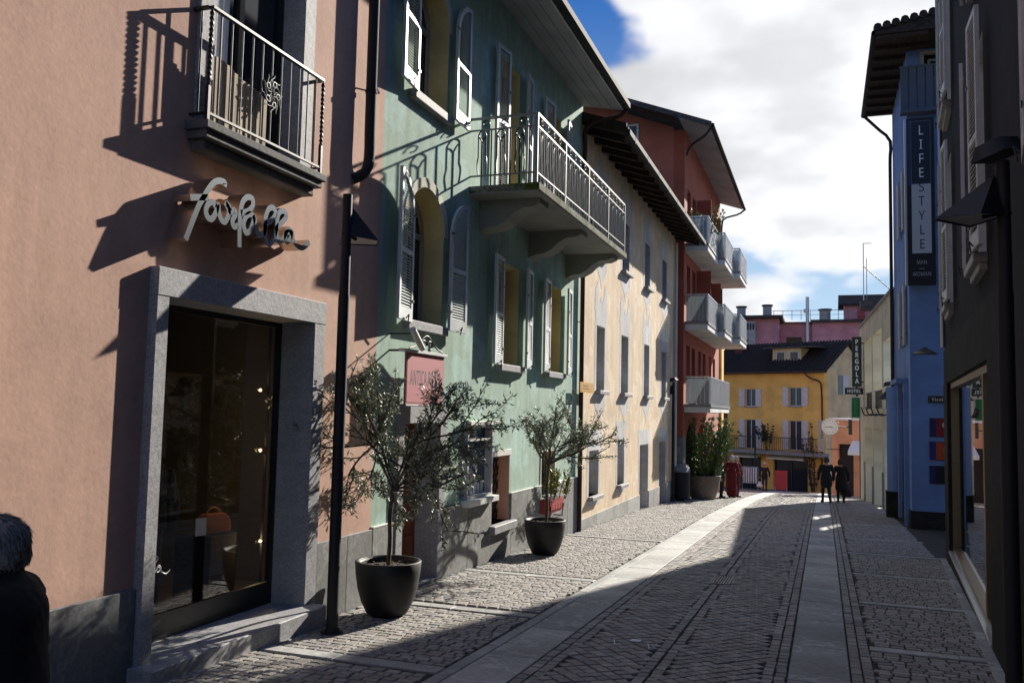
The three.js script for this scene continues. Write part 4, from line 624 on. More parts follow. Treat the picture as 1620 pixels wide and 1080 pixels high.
  mk('lettering', sheet(0.9, 0.16), printMat(256, 48, (c, w, hh) => { c.fillStyle = '#c08a14'; c.fillRect(0, 0, w, hh); c.fillStyle = '#2a2010'; c.fillRect(30, 10, 120, 7); c.fillRect(30, 28, 160, 7); }), a, { keepUV: true, pos: [ax0 + 0.55, 0.49, 0.157] });
  mk('clamp', [box(18.2, 18.32, 0.44, 0.54, 0.06, 0.139)], M.steel, a); settle(a, 18.26, y0, 0.14);
}
// ---- red house with stepped glazed balconies
{
  const h = thing('red_house', 'brick red house with stepped glazed balconies and wide sloping eaves', 'house'); h.position.set(-4.71, 0, 0); h.rotation.y = Math.PI / 2;
  const U0 = 31.4, U1 = 43.0, Y0 = -4.6, YE = 10.3;
  const bays = [[31.75, 34.7], [34.95, 38.2], [38.45, 41.5]], levels = [0.32, 3.3, 6.15], opens = [];
  for (const ly of levels) for (const [a, b] of bays) opens.push([a + 0.35, a + 1.25, ly + 0.02, ly + 2.15], [a + 1.75, Math.min(b - 0.1, a + 2.65), ly + 0.02, ly + 2.15]);
  const arches = [0, 1, 2].map((i) => ({ arch: [32.0 + i * 3.2, 34.3 + i * 3.2, -3.9, -1.6] }));
  mk('wall', wallGeo(U0, U1, Y0, YE, [...opens, ...arches], -0.4, 0), M.red, h);
  mk('gable_wall', prof([[-8, Y0], [-0.402, Y0], [-0.402, YE + 0.12], [-4.6, YE + 1.72], [-8, YE + 0.6]], U0, U0 + 0.3), M.redOpp, h);
  const gw = part('window', h); mk('frame', [box(U0 - 0.05, U0 - 0.001, 9.75, 9.83, -2.3, -1.7), box(U0 - 0.05, U0 - 0.001, 10.57, 10.65, -2.3, -1.7), box(U0 - 0.05, U0 - 0.001, 9.83, 10.57, -2.3, -2.22), box(U0 - 0.05, U0 - 0.001, 9.83, 10.57, -1.78, -1.7)], M.frameWhite, gw); mk('pane', box(U0 - 0.02, U0 - 0.001, 9.83, 10.57, -2.22, -1.78), M.pane, gw);
  mk('rear_wall', [box(U0 + 0.35, U1 - 0.01, Y0, YE - 0.1, -8, -0.5), box(U0 + 0.3, U1, YE, YE + 0.05, -8, -0.4)], M.red, h);
  for (const [x0, x1, y0, y1] of opens) sashWindow(h, x0, x1, y0, y1, 0.14, { m: M.frameWhite, pane: M.paneGrey });
  for (let i = 0; i < 3; i++) mk('arch_panel', box(32.0 + i * 3.2, 34.3 + i * 3.2, -3.9, -0.45, -0.36, -0.28), M.pane, h);
  for (let i = 0; i < 4; i++) mk('stone_pier', box(U0 - 0.01 + i * 3.2, U0 + 0.6 + i * 3.2, -4.6, -0.86, -0.1, 0.02), M.plinth, h);
  mk('corner_stone', box(U0 - 0.02, U0 + 0.01, -4.6, -0.86, -0.45, 0.02), M.plinth, h);
  mk('corner_strip', box(U1, U1 + 0.9, Y0, 4.5, -0.6, 0.1), M.yellow, h);
  mk('soffit', prof([[-0.02, YE - 0.02], [1.05, YE - 0.38], [1.05, YE - 0.33], [-0.02, YE + 0.03]], U0 - 1.3, U1 + 0.2), M.soffit, h);
  mk('roof', prof([[1.12, YE - 0.36], [1.12, YE - 0.22], [-4.6, YE + 1.95], [-9.4, YE + 0.3], [-9.4, YE + 0.2], [-4.6, YE + 1.8]], U0 - 1.3, U1 + 0.25), M.roofGrey, h);
  mk('verge_board', prof([[1.1, YE - 0.40], [1.1, YE - 0.24], [-4.6, YE + 1.92], [-4.6, YE + 1.70]], U0 - 1.34, U0 - 1.302), M.roofGrey, h);
  mk('gutter', [tube([[U0 - 1.3, YE - 0.34, 1.14], [U1 + 0.3, YE - 0.36, 1.14]], 0.07, 2, 8), tube([[U0 - 1.25, YE - 0.38, 1.12], [U0 - 1.1, YE - 0.6, 0.9], [U0 - 0.2, YE - 0.75, 0.2], [U0 - 0.1, YE - 1.0, 0.08]], 0.045, 16, 8), tube([[U1 + 0.25, YE - 0.4, 1.12], [U1 + 0.15, YE - 0.6, 0.9], [U1 + 0.05, YE - 0.85, 0.15], [U1 + 0.05, YE - 1.2, 0.08], [U1 + 0.05, 5, 0.08]], 0.045, 24, 8)], M.pipe, h);
  levels.forEach((ly, li) => bays.forEach(([a, b], bi) => {
    if (li === 0 && bi === 2) return;
    const g = part('balcony', h), w = 0.82 + (li ? bi * 0.27 : 0.1);
    mk('floor_slab', chbox(a - 0.1, b + 0.1, ly - 0.32, ly - 0.12, -0.02, w, 0.02), M.whitePlaster, g); mk('edge_strip', [box(a - 0.12, b + 0.12, ly - 0.12, ly - 0.02, -0.01, w + 0.03)], M.ironGrey, g);
    const pan = (x0, x1, z0, z1) => mk('glass_panel', box(x0, x1, ly, ly + 0.9, z0, z1), M.frosted, g);
    const n = 3; for (let i = 0; i < n; i++) pan(a - 0.05 + (b - a + 0.1) * i / n + 0.03, a - 0.05 + (b - a + 0.1) * (i + 1) / n - 0.03, w - 0.02, w - 0.008);
    pan(a - 0.062, a - 0.05, 0.05, w - 0.06); pan(b + 0.05, b + 0.062, 0.05, w - 0.06);
    mk('rail', [box(a - 0.09, b + 0.09, ly + 0.93, ly + 0.98, w - 0.04, w + 0.01), box(a - 0.09, a - 0.04, ly + 0.93, ly + 0.98, 0, w - 0.04), box(b + 0.04, b + 0.09, ly + 0.93, ly + 0.98, 0, w - 0.04), ...[0, 1, 2, 3].map((i) => box(a - 0.065 + (b - a + 0.1) * i / 3, a - 0.035 + (b - a + 0.1) * i / 3, ly - 0.02, ly + 0.93, w - 0.035, w - 0.005))], M.steel, g);
    mk('balusters', [...[...Array(26).keys()].map((i) => box(a - 0.03 + (b - a + 0.06) * i / 25 - 0.008, a - 0.03 + (b - a + 0.06) * i / 25 + 0.008, ly - 0.02, ly + 0.93, w + 0.002, w + 0.016)), ...[...Array(6).keys()].map((i) => box(a - 0.085, a - 0.068, ly - 0.02, ly + 0.93, 0.1 + (w - 0.15) * i / 5, 0.115 + (w - 0.15) * i / 5))], M.steel, g).userData.kind = 'stuff';
  }));
  for (const i of [0, 1]) for (const ly of [3.3, 6.15]) mk('balcony_divider', box(bays[i][1] + 0.11, bays[i + 1][0] - 0.11, ly - 0.3, ly + 2.3, -0.02, 0.55), M.red, h);
  settle(h, 37, gy(-37), 0);
}
const frontal = (name, label, cat, x, y, z, turn) => { const g = thing(name, label, cat); g.position.set(x, y, z); g.rotation.y = turn; return g; };
// ---- yellow house closing the street
{
  const h = frontal('yellow_house', 'golden yellow house with white shutters and dark tiled roof closing the street', 'house', 0.1, 0, -64, -0.5);
  const W = 9.5, D = 6.2, Y0 = -6.6, YE = 3.05;
  const wins = [[-6.35, -5.45, 0.55, 1.85], [-2.75, -1.75, 0.62, 1.95]], drs = [[-6.35, -5.45, -2.55, -0.4], [-2.75, -1.75, -2.5, -0.4]];
  const shops = [[-6.9, -5.0, -5.6, -3.15], [-4.0, -1.3, -5.6, -3.15]];
  mk('wall', wallGeo(-W, 0, Y0, YE, [...wins, ...drs, ...shops], -0.35, 0), M.yellow, h);
  mk('side_wall', prof([[-D, Y0], [-0.352, Y0], [-0.352, YE + 0.15], [-D / 2, YE + 2.1], [-D, YE]], -0.3, -0.001), M.beige, h);
  mk('rear_wall', box(-W, -0.32, Y0, YE, -D, -0.45), M.yellow, h);
  for (const [x0, x1, y0, y1] of [...wins, ...drs]) {
    sashWindow(h, x0, x1, y0, y1, 0.12, { m: M.frameWhite });
    for (const [d, hx] of [[-1, x0], [1, x1]]) { const s = part('shutter', h); mk('panel', chbox(hx + (d > 0 ? 0.01 : -0.5), hx + (d > 0 ? 0.5 : -0.01), y0, y1, 0.02, 0.06, 0.006), M.shutterWhite, s); mk('slats', [...Array(Math.floor((y1 - y0) / 0.12)).keys()].map((i) => box(hx + (d > 0 ? 0.07 : -0.44), hx + (d > 0 ? 0.44 : -0.07), y0 + 0.06 + i * 0.12, y0 + 0.12 + i * 0.12, 0.06, 0.072)), M.shutterWhite, s).userData.kind = 'stuff'; }
  }
  for (const [x0, x1, y0, y1] of wins) mk('sill', box(x0 - 0.08, x1 + 0.08, y0 - 0.08, y0, -0.1, 0.1), M.granite, h);
  for (const [x0, x1, y0, y1] of shops) { const s = part('shop_window', h); mk('frame', [frameGeo(x0, x1, y0, y1, 0.08, -0.3, -0.2), box((x0 + x1) / 2 - 0.04, (x0 + x1) / 2 + 0.04, y0, y1, -0.29, -0.19)], M.frameBlack, s); mk('pane', box(x0 + 0.05, x1 - 0.05, y0, y1 - 0.05, -0.27, -0.25), M.pane, s); mk('awning', prof([[0.02, y1 + 0.32], [0.75, y1 + 0.06], [0.75, y1 - 0.02], [0.74, y1 - 0.02], [0.73, y1 + 0.03], [0.02, y1 + 0.28]], x0 - 0.1, x1 + 0.1), M.revealPale, s); }
  const b = part('balcony', h); mk('floor_slab', chbox(-7.4, 0.3, -2.85, -2.6, -0.02, 1.0, 0.02), M.concrete, b); mk('rail', [box(-7.38, 0.28, -1.65, -1.6, 0.93, 0.97), box(-7.38, 0.28, -2.5, -2.47, 0.94, 0.96), ...[...Array(52).keys()].map((i) => box(-7.36 + i * 0.15, -7.34 + i * 0.15, -2.6, -1.65, 0.94, 0.96))], M.iron, b);
  mk('roof', [prof([[0.45, YE - 0.1], [0.45, YE + 0.02], [-D / 2, YE + 2.35], [-D - 0.4, YE + 0.0], [-D - 0.4, YE - 0.12], [-D / 2, YE + 2.2]], -W - 0.4, 0.35)], M.roofTile, h);
  { const q = []; for (let i = 0; i < 42; i++) q.push(bar([-W - 0.3 + i * 0.245, YE + 0.06, 0.42], [-W - 0.3 + i * 0.245, YE + 2.36, -D / 2], 0.075, 6)); mk('roof_tiles', q, M.roofTile, h).userData.kind = 'stuff'; }
  const dm = part('dormer', h); mk('wall', [box(-4.6, -2.3, YE + 0.55, YE + 1.75, -2.2, -0.9)], M.yellowPale, dm); for (const x of [-4.3, -3.2]) { mk('window_frame', frameGeo(x, x + 0.75, YE + 0.85, YE + 1.55, 0.07, -0.9, -0.85), M.frameWhite, dm); mk('pane', box(x + 0.05, x + 0.7, YE + 0.9, YE + 1.5, -0.898, -0.87), M.pane, dm); } mk('roof', box(-5.2, -0.9, YE + 1.75, YE + 1.86, -3.2, -0.55), M.roofGrey, dm);
  const ch = part('chimney', h); mk('stack', box(-8.6, -7.9, YE + 0.8, YE + 2.6, -2.6, -1.9), M.brick, ch); mk('cap', [box(-8.7, -7.8, YE + 2.6, YE + 2.68, -2.7, -1.8), box(-8.6, -7.9, YE + 2.9, YE + 3.0, -2.6, -1.9), ...[-8.5, -8.1].map((x) => box(x, x + 0.12, YE + 2.68, YE + 2.9, -2.4, -2.1))], M.brick, ch);
  mk('gutter', [tube([[-W - 0.4, YE - 0.05, 0.5], [0.4, YE - 0.07, 0.5]], 0.07, 2, 8), tube([[-1.3, YE - 0.1, 0.5], [-0.9, YE - 0.5, 0.3], [-0.28, YE - 0.75, 0.1], [-0.2, YE - 1.2, 0.09], [-0.2, Y0 + 0.5, 0.09]], 0.055, 40, 8)], M.pipeBrown, h);
  const sw = part('side_window', h); for (const y of [1.5, -1.9]) { mk('shutter', box(0.0, 0.05, y, y + 1.35, -3.4, -2.5), M.shutterWhite, sw); mk('pane', box(0.0, 0.03, y, y + 1.35, -2.5, -1.9), M.pane, sw); }
  settle(h, -W / 2, gy(-66), 0);
  // climbers and potted plants on its balcony come with the plants below
}
// ---- pink building on the slope behind
{
  const h = frontal('rose_building', 'dusky pink flat roofed building with chimneys rising behind the yellow house', 'building', 0, 0, -86, 0);
  const Y0 = -7;
  mk('wall', [box(-8.2, -3.9, Y0, 9.0, -6, 0.6)], M.farPink, h);
  mk('recessed_wall', [box(-3.9, -0.95, Y0, 8.75, -6, -1.5)], M.farPink, h);
  mk('wing_wall', [box(-0.95, 4.4, Y0, 8.6, -6, 0.3)], M.farPink, h);
  mk('stair_tower', [box(-7.9, -6.0, Y0, 8.7, 0.6, 1.3)], M.farGrey, h);
  for (let i = 0; i < 7; i++) mk('slot', box(-7.75 + i * 0.25, -7.6 + i * 0.25, 7.9, 8.5, 1.3, 1.32), M.black, h);
  mk('coping', [box(-8.5, -3.5, 9.0, 9.25, -6, 1.6), box(-1.1, 5.2, 8.6, 8.85, -6, 0.7), box(-3.9, -0.9, 8.75, 8.85, -6, -1.2)], M.roofGrey, h);
  for (const [x, r, y] of [[-7.4, 0.42, 9.25], [-5.0, 0.42, 9.35], [0.2, 0.5, 8.85]]) { const c = part('chimney', h); mk('stack', new THREE.CylinderGeometry(r, r, 0.9, 14).translate(x, y + 0.45, -0.3), M.farGrey, c); mk('cap', new THREE.CylinderGeometry(r * 1.25, r * 1.25, 0.15, 14).translate(x, y + 1.0, -0.3), M.roofGrey, c); }
  mk('flue', [new THREE.CylinderGeometry(0.16, 0.16, 4.2, 12).translate(-1.35, 8.9, 0.5), new THREE.CylinderGeometry(0.24, 0.24, 0.35, 12).translate(-1.45, 9.7, 0.5)], M.steel, h);
  const hut = part('roof_hut', h); mk('wall', box(1.9, 4.6, 8.85, 10.6, -4, -1), M.farPink, hut); mk('roof', prof([[-0.5, 10.25], [-0.5, 10.4], [-2.5, 11.5], [-4.6, 10.4], [-4.6, 10.25], [-2.5, 11.35]], 1.4, 5.6).rotateY(0), M.roofTile, hut); mk('door', box(3.0, 3.7, 8.9, 10.1, -1, -0.96), M.redPaint, hut);
  mk('railing', [box(-4.5, 5, 9.75, 9.8, 0.2, 0.25), box(-4.5, 5, 9.35, 9.38, 0.2, 0.24), ...[...Array(12).keys()].map((i) => box(-4.4 + i * 0.82, -4.35 + i * 0.82, 8.9, 9.75, 0.2, 0.24))], M.ironGrey, h);
  mk('loggia_opening', box(-3.3, -1.9, 5.3, 7.4, -1.5, -1.46), M.roomBrown, h);
  settle(h, 0, gy(-86), 0);
  const a = thing('antenna_mast', 'thin guyed antenna mast above the pink roof with a short top arm', 'mast'); const p = atZ(1367, 480, -80), q = atZ(1367, 383, -80);
  mk('pole', [bar([0, 0, 0], [0, q.y - p.y, 0], 0.045, 6)], M.steel, a); mk('top_arm', bar([0, q.y - p.y, 0], [0.65, q.y - p.y - 0.02, 0], 0.03, 5), M.steel, a); mk('stay', [bar([0.02, (q.y - p.y) * 0.62, 0], [3.0, 0.2, 1.0], 0.045, 5), bar([0.25, 0.2, 0], [0.25, (q.y - p.y) * 0.75, 0], 0.03, 5)], M.ironGrey, a); a.position.set(p.x, p.y - 0.1, p.z); mk('foot', box(-0.3, 3.3, -0.5, 0.25, -0.5, 1.2), M.roofGrey, a);
}
// ---- low orange building with awning
{
  const h = frontal('orange_building', 'low orange plastered shop building with white flat roof edge beyond the hotel', 'building', 0.45, 0, -52, -0.30);
  const Y0 = -5.4, YT = -0.25;
  mk('wall', wallGeo(0, 3.4, Y0, YT, [[0.35, 1.15, -4.8, -1.55], [1.5, 3.1, -3.7, -1.9]], -0.3, 0), M.orange, h); mk('rear_wall', [box(0, 3.4, Y0, YT, -4, -0.9), box(0, 0.25, Y0, YT - 0.01, -0.9, -0.31), box(3.2, 3.4, Y0, YT - 0.01, -0.9, -0.31)], M.orange, h); mk('roof_edge', box(-0.15, 3.6, YT, YT + 0.12, -4.1, 0.15), M.white, h);
  mk('door', box(0.35, 1.15, -5, -1.55, -0.3, -0.26), M.black, h); mk('window', [box(1.5, 3.1, -3.7, -1.9, -0.3, -0.26)], M.pane, h); for (let i = 0; i < 9; i++) mk('window_bar', box(1.58 + i * 0.18, 1.61 + i * 0.18, -3.7, -1.9, -0.05, -0.02), M.iron, h);
  mk('awning', prof([[0.02, -1.35], [0.9, -1.9], [0.9, -2.1], [0.88, -2.1], [0.88, -1.95], [0.02, -1.42]], 1.1, 3.2), M.white, h); mk('lettering', sheet(0.9, 0.32), printMat(128, 48, (c, w, k) => { c.fillStyle = '#8a4a2e'; c.fillRect(0, 0, w, k); c.fillStyle = '#3a2018'; c.fillRect(10, 12, 100, 9); c.fillRect(10, 28, 80, 8); }), h, { keepUV: true, pos: [2.3, -0.95, 0.006] });
  settle(h, 1.7, gy(-52), 0);
  const c = thing('street_clock', 'round white street clock with black hands on a wall bracket', 'clock'); const p = atZ(1313, 675, -49);
  mk('case', new THREE.CylinderGeometry(0.42, 0.42, 0.18, 32).rotateX(Math.PI / 2), M.steel, c); mk('face', new THREE.CircleGeometry(0.385, 32).translate(0, 0, 0.093), printMat(256, 256, (k) => { k.fillStyle = '#e8e8e2'; k.fillRect(0, 0, 256, 256); k.strokeStyle = '#222'; k.translate(128, 128); for (let i = 0; i < 12; i++) { k.lineWidth = 7; k.beginPath(); k.moveTo(0, -112); k.lineTo(0, -90); k.stroke(); k.rotate(Math.PI / 6); } k.lineWidth = 9; k.beginPath(); k.moveTo(0, 0); k.lineTo(-88, 6); k.stroke(); k.lineWidth = 12; k.beginPath(); k.moveTo(0, 0); k.lineTo(56, 16); k.stroke(); }), c, { keepUV: true }); mk('bracket', bar([0.4, 0, -0.02], [1.1, 0, -0.4], 0.03), M.iron, c); mk('mount', box(1.0, 1.15, -0.4, 0.4, -0.6, -0.3), M.iron, c); c.position.copy(p); c.rotation.y = 0.1;
  const b = thing('vertical_banner', 'grey vertical shop banner with dark lettering hung beside the clock', 'banner'); const t = atZ(1294, 665, -49.5), u = atZ(1308, 714, -49.5); const w = u.x - t.x, hh = t.y - u.y;
  mk('panel', box(-w / 2, w / 2, 0, hh, -0.03, 0.03), M.frescoGrey, b); mk('lettering', sheet(w * 0.94, hh * 0.97), printMat(96, 320, (k) => { k.fillStyle = '#8f8b88'; k.fillRect(0, 0, 96, 320); k.fillStyle = '#2c2a2c'; k.save(); k.translate(62, 190); k.rotate(-Math.PI / 2); k.font = 'bold 52px sans-serif'; k.fillText('Kunst', 0, 0); k.restore(); }), b, { keepUV: true, pos: [0, hh / 2, 0.034] }); mk('bracket', [bar([0, hh - 0.1, 0], [0.9, hh - 0.1, -1.2], 0.02), bar([0, 0.1, 0], [0.9, 0.1, -1.2], 0.02)], M.iron, b); b.position.set((t.x + u.x) / 2, u.y, -49.5);
}
// ---- houses on the shaded side: own frame is x towards the camera, y up, z out of the wall
{ // cream hotel with open loggia
  const h = thing('cream_building', 'cream hotel front with tall open bays and a plain parapet', 'building'); h.position.set(3.23, 0, 0); h.rotation.y = -Math.PI / 2 + 0.0379;
  const N = -29.7, Fz = -43.2, YT = 4.0, Y0 = -5.2;
  const bays = [[-33.0, -29.95], [-36.8, -33.5], [-40.6, -37.3]];
  mk('wall', wallGeo(Fz, N, Y0, YT, [...bays.map(([a, b], i) => [a, b, 0.3, i ? 3.15 : 2.6]), ...bays.map(([a, b]) => [a, b, -4.6, -0.45])], -0.35, 0), M.creamWall, h);
  mk('pier', [...bays.map(([a]) => box(a - 0.55, a - 0.05, Y0, YT - 0.02, -0.72, -0.36))], M.creamIn, h);
  mk('end_wall', box(Fz, Fz + 0.3, Y0, YT - 0.01, -1.8, -0.36), M.creamWall, h); mk('floor_slab', box(Fz + 0.31, N, -0.4, 0.25, -1.6, -0.36), M.creamWall, h); mk('coping', box(Fz - 0.1, N + 0.1, YT, YT + 0.07, -1.8, 0.08), M.farGrey, h);
  for (const [a, b] of bays) { mk('plinth_slab', chbox(a - 0.62, a - 0.04, -5, -1.95, 0.0, 0.03, 0.004), M.plinth, h); const r = part('railing', h); mk('rails', [box(a, b, 0.95, 0.99, -0.1, -0.06), ...[...Array(14).keys()].map((i) => box(a + 0.05 + i * (b - a - 0.1) / 13, a + 0.07 + i * (b - a - 0.1) / 13, 0.3, 0.95, -0.095, -0.07))], M.iron, r); }
  for (let i = 0; i < 4; i++) mk('iron_hook', tube([[-31 - i * 2, 0.1, 0.02], [-31 - i * 2, 0.05, 0.3], [-31 - i * 2, 0.35, 0.42]], 0.025, 12, 6), M.iron, h);
  mk('wall_lettering', sheet(0.5, 3.2), printMat(64, 400, (c) => { c.fillStyle = '#b9ae92'; c.fillRect(0, 0, 64, 400); c.fillStyle = '#8a5a55'; for (const y of [8, 50, 92, 270, 312, 354]) c.fillRect(12, y, 36, 26); }), h, { keepUV: true, pos: [-41.2, 1.4, 0.004] });
  mk('rain_pipe', bar([N + 0.08, -4.5, 0.06], [N + 0.08, YT, 0.06], 0.055, 8), M.pipe, h);
  settle(h, -36.5, gy(-36.5), 0);
  const s = thing('hotel_sign', 'tall dark green hotel sign with white capitals stacked vertically above smaller panels', 'sign'); const z = -41.0;
  const R = (a, b, c, d) => { const p = atZ(a, b, z), q = atZ(c, d, z); return [p.x, q.x, q.y, p.y]; };
  const g0 = lin(0.012, 0.05, 0.035); mat('signGreen', g0, { roughness: 0.5 }); mat('signGreen2', lin(0.01, 0.16, 0.06), { roughness: 0.5 });
  const text = (rect, draw, w, k) => { mk('lettering', sheet((rect[1] - rect[0]) * 0.94, (rect[3] - rect[2]) * 0.97), printMat(w, k, draw), s, { keepUV: true, pos: [(rect[0] + rect[1]) / 2, (rect[2] + rect[3]) / 2, z + 0.083] }); };
  const A = R(1348, 533, 1364, 612), B = R(1337, 613, 1366, 624), C = R(1346, 627, 1363, 662);
  mk('upper_panel', box(A[0], A[1], A[2], A[3], z - 0.08, z + 0.08), M.signGreen, s); text(A, (c, w, k) => { c.fillStyle = '#16332b'; c.fillRect(0, 0, w, k); c.fillStyle = '#e9ece8'; c.font = 'bold 62px sans-serif'; c.textAlign = 'center'; [...'PERGOLA'].forEach((t, i) => c.fillText(t, w / 2, 62 + i * 62)); }, 96, 460);
  mk('middle_panel', box(B[0], B[1], B[2], B[3], z - 0.08, z + 0.08), M.signGreen, s); text(B, (c, w, k) => { c.fillStyle = '#14211f'; c.fillRect(0, 0, w, k); c.fillStyle = '#dfe3df'; c.font = 'bold 52px sans-serif'; c.textAlign = 'center'; c.fillText('HOTEL', w / 2, 54); }, 200, 72);
  mk('lower_frame', box(C[0], C[1], C[2], C[3], z - 0.08, z + 0.075), M.frameWhite, s); mk('lower_panel', box(C[0] + 0.05, C[1] - 0.05, C[2] + 0.05, C[3] - 0.05, z - 0.05, z + 0.079), M.signGreen2, s); text([C[0] + 0.06, C[1] - 0.06, C[2] + 0.06, C[3] - 0.06], (c, w, k) => { c.fillStyle = '#0d6b38'; c.fillRect(0, 0, w, k); c.strokeStyle = '#2f9a5e'; c.lineWidth = 6; for (let i = 0; i < 5; i++) { c.beginPath(); c.arc(w / 2, 40 + i * 42, 16, 0, 5); c.stroke(); } }, 80, 230);
  mk('bracket', [box(A[1], A[1] + 0.35, A[3] - 0.3, A[3] - 0.25, z - 0.03, z + 0.03), box(A[1], A[1] + 0.35, A[2] + 0.2, A[2] + 0.25, z - 0.03, z + 0.03)], M.iron, s);
  mk('spine', box((A[0] + A[1]) / 2 - 0.04, (A[0] + A[1]) / 2 + 0.04, C[2] + 0.1, A[3] - 0.1, z - 0.12, z - 0.081), M.iron, s);
}
{ // blue house
  const h = thing('blue_house', 'bright blue house with dark overhanging tiled eaves on the alley corner', 'house');
  const X = 2.1, Z = -24.4, Y0 = -3.9, YE = 9.6, ZB = -29.4, XB = 9;
  const win = [2.42, 3.3, 8.75, 9.55];
  mk('alley_wall', wallGeo(X, XB, Y0, YE, [win], -0.3, 0).translate(0, 0, Z), M.blue, h);
  mk('street_wall', wallGeo(-29.4, -24.702, Y0, YE, [[-26.9, -25.1, -2.55, 0.7], [-26.2, -25.2, 1.9, 3.5], [-26.2, -25.2, 5.0, 6.6]], -0.3, 0).rotateY(-Math.PI / 2).translate(X, 0, 0), M.blue, h);
  mk('rear_wall', [box(X + 0.32, XB, Y0, YE - 0.02, ZB, ZB + 0.3), box(XB - 0.3, XB, Y0, YE - 0.02, ZB + 0.3, Z - 0.31), box(X + 0.5, XB - 0.3, Y0, YE - 0.03, ZB + 0.31, Z - 0.6)], M.blue, h);
  const w = part('window', h); mk('frame', [frameGeo(win[0], win[1], win[2], win[3], 0.1, Z - 0.1, Z + 0.02), frameGeo(win[0] + 0.2, win[1], win[2], win[3] - 0.2, 0.06, Z - 0.16, Z - 0.1)], M.shutterGrey, w); mk('pane', box(win[0], win[1], win[2], win[3], Z - 0.2, Z - 0.17), M.pane, w);
  mk('slatted_parapet', [...Array(11).keys()].map((i) => box(1.95 + i * 0.2, 2.13 + i * 0.2, 7.95, 9.1, Z + 0.03, Z + 0.09)), M.blueDark, h); mk('parapet_rail', [box(1.93, 4.2, 9.1, 9.16, Z + 0.02, Z + 0.1), box(1.93, 4.2, 7.85, 7.95, Z + 0.0, Z + 0.3)], M.blueDark, h);
  const sw = part('street_window', h); mk('pane', [box(X + 0.2, X + 0.24, -2.55, 0.7, -26.9, -25.1)], M.pane, sw); mk('frame', [box(X - 0.12, X + 0.02, -2.8, 0.9, -25.1, -24.95), box(X - 0.12, X + 0.02, -2.8, 0.9, -27.1, -26.9)], M.blue, sw); mk('hood', chbox(X - 0.3, X - 0.001, 0.9, 1.02, -27.1, -25.0, 0.01), M.blue, sw);
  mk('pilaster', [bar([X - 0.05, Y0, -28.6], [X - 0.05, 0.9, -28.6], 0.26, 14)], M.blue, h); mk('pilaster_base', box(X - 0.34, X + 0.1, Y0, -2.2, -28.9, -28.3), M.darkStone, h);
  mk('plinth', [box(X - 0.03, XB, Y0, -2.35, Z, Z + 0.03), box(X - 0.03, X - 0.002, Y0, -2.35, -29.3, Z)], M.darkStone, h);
  const ro = part('roof', h); const rz0 = Z + 1.3, rz1 = -29.6, rx = 1.28;
  mk('soffit', [box(rx, XB, YE, YE + 0.06, rz1, rz0)], M.woodDark, ro); for (let i = 0; i < 9; i++) mk('rafter', box(rx + 0.04, X + 0.4, YE - 0.1, YE, rz0 - 0.15 - i * 0.75, rz0 - 0.05 - i * 0.75), M.woodDark, ro);
  mk('deck', ring2([[rx, YE + 0.06], [XB, YE + 0.06], [XB, YE + 1.6], [rx, YE + 0.16]], [], rz1, rz0), M.roofTile, ro);
  for (let i = 0; i < 16; i++) mk('tile_end', new THREE.CylinderGeometry(0.1, 0.085, 0.5, 8).rotateX(Math.PI / 2).translate(rx + 0.06 + i * 0.21, YE + 0.18 + (i * 0.21) * 0.187, rz0 - 0.2), M.roofTile, ro);
  mk('gutter', [tube([[rx - 0.02, YE + 0.05, rz0], [rx - 0.02, YE + 0.03, rz1]], 0.07, 2, 8), tube([[rx, YE, rz1 + 0.1], [1.7, YE - 0.5, rz1 + 0.2], [X - 0.08, YE - 0.9, rz1 + 0.3], [X - 0.08, YE - 1.6, rz1 + 0.3], [X - 0.08, -2.5, rz1 + 0.3]], 0.05, 50, 8)], M.pipe, h);
  for (const y of [5.0, 1.9]) for (const z of [-25.0, -26.4]) { const s = part('shutter', h); mk('panel', box(X - 0.09, X - 0.05, y, y + 1.6, z - 0.48, z), M.shutterGrey, s); mk('hinge', box(X - 0.05, X, y + 0.3, y + 0.34, z - 0.25, z - 0.2), M.iron, s); }
  mk('side_pane', [box(X + 0.2, X + 0.24, 1.9, 3.5, -26.2, -25.2), box(X + 0.2, X + 0.24, 5, 6.6, -26.2, -25.2)], M.pane, h);
  settle(h, 3, gy(Z), Z);
  // illuminated-style vertical sign on the alley side
  const s = thing('vertical_sign', 'tall vertical shop sign, dark blue top and grey lower half with stacked capitals', 'sign'); const zz = Z + 0.75;
  const p = atZ(1434, 188, zz), q = atZ(1482, 450, zz), x0 = p.x, x1 = q.x, yt = p.y, yb = q.y, wd = x1 - x0;
  mk('housing', chbox(x0, x1, yb, yt, zz - 0.12, zz, 0.008), M.black, s); mk('side_panel', box(x0 - 0.05, x0 - 0.002, yb, yt, zz - 0.13, zz - 0.02), M.steel, s);
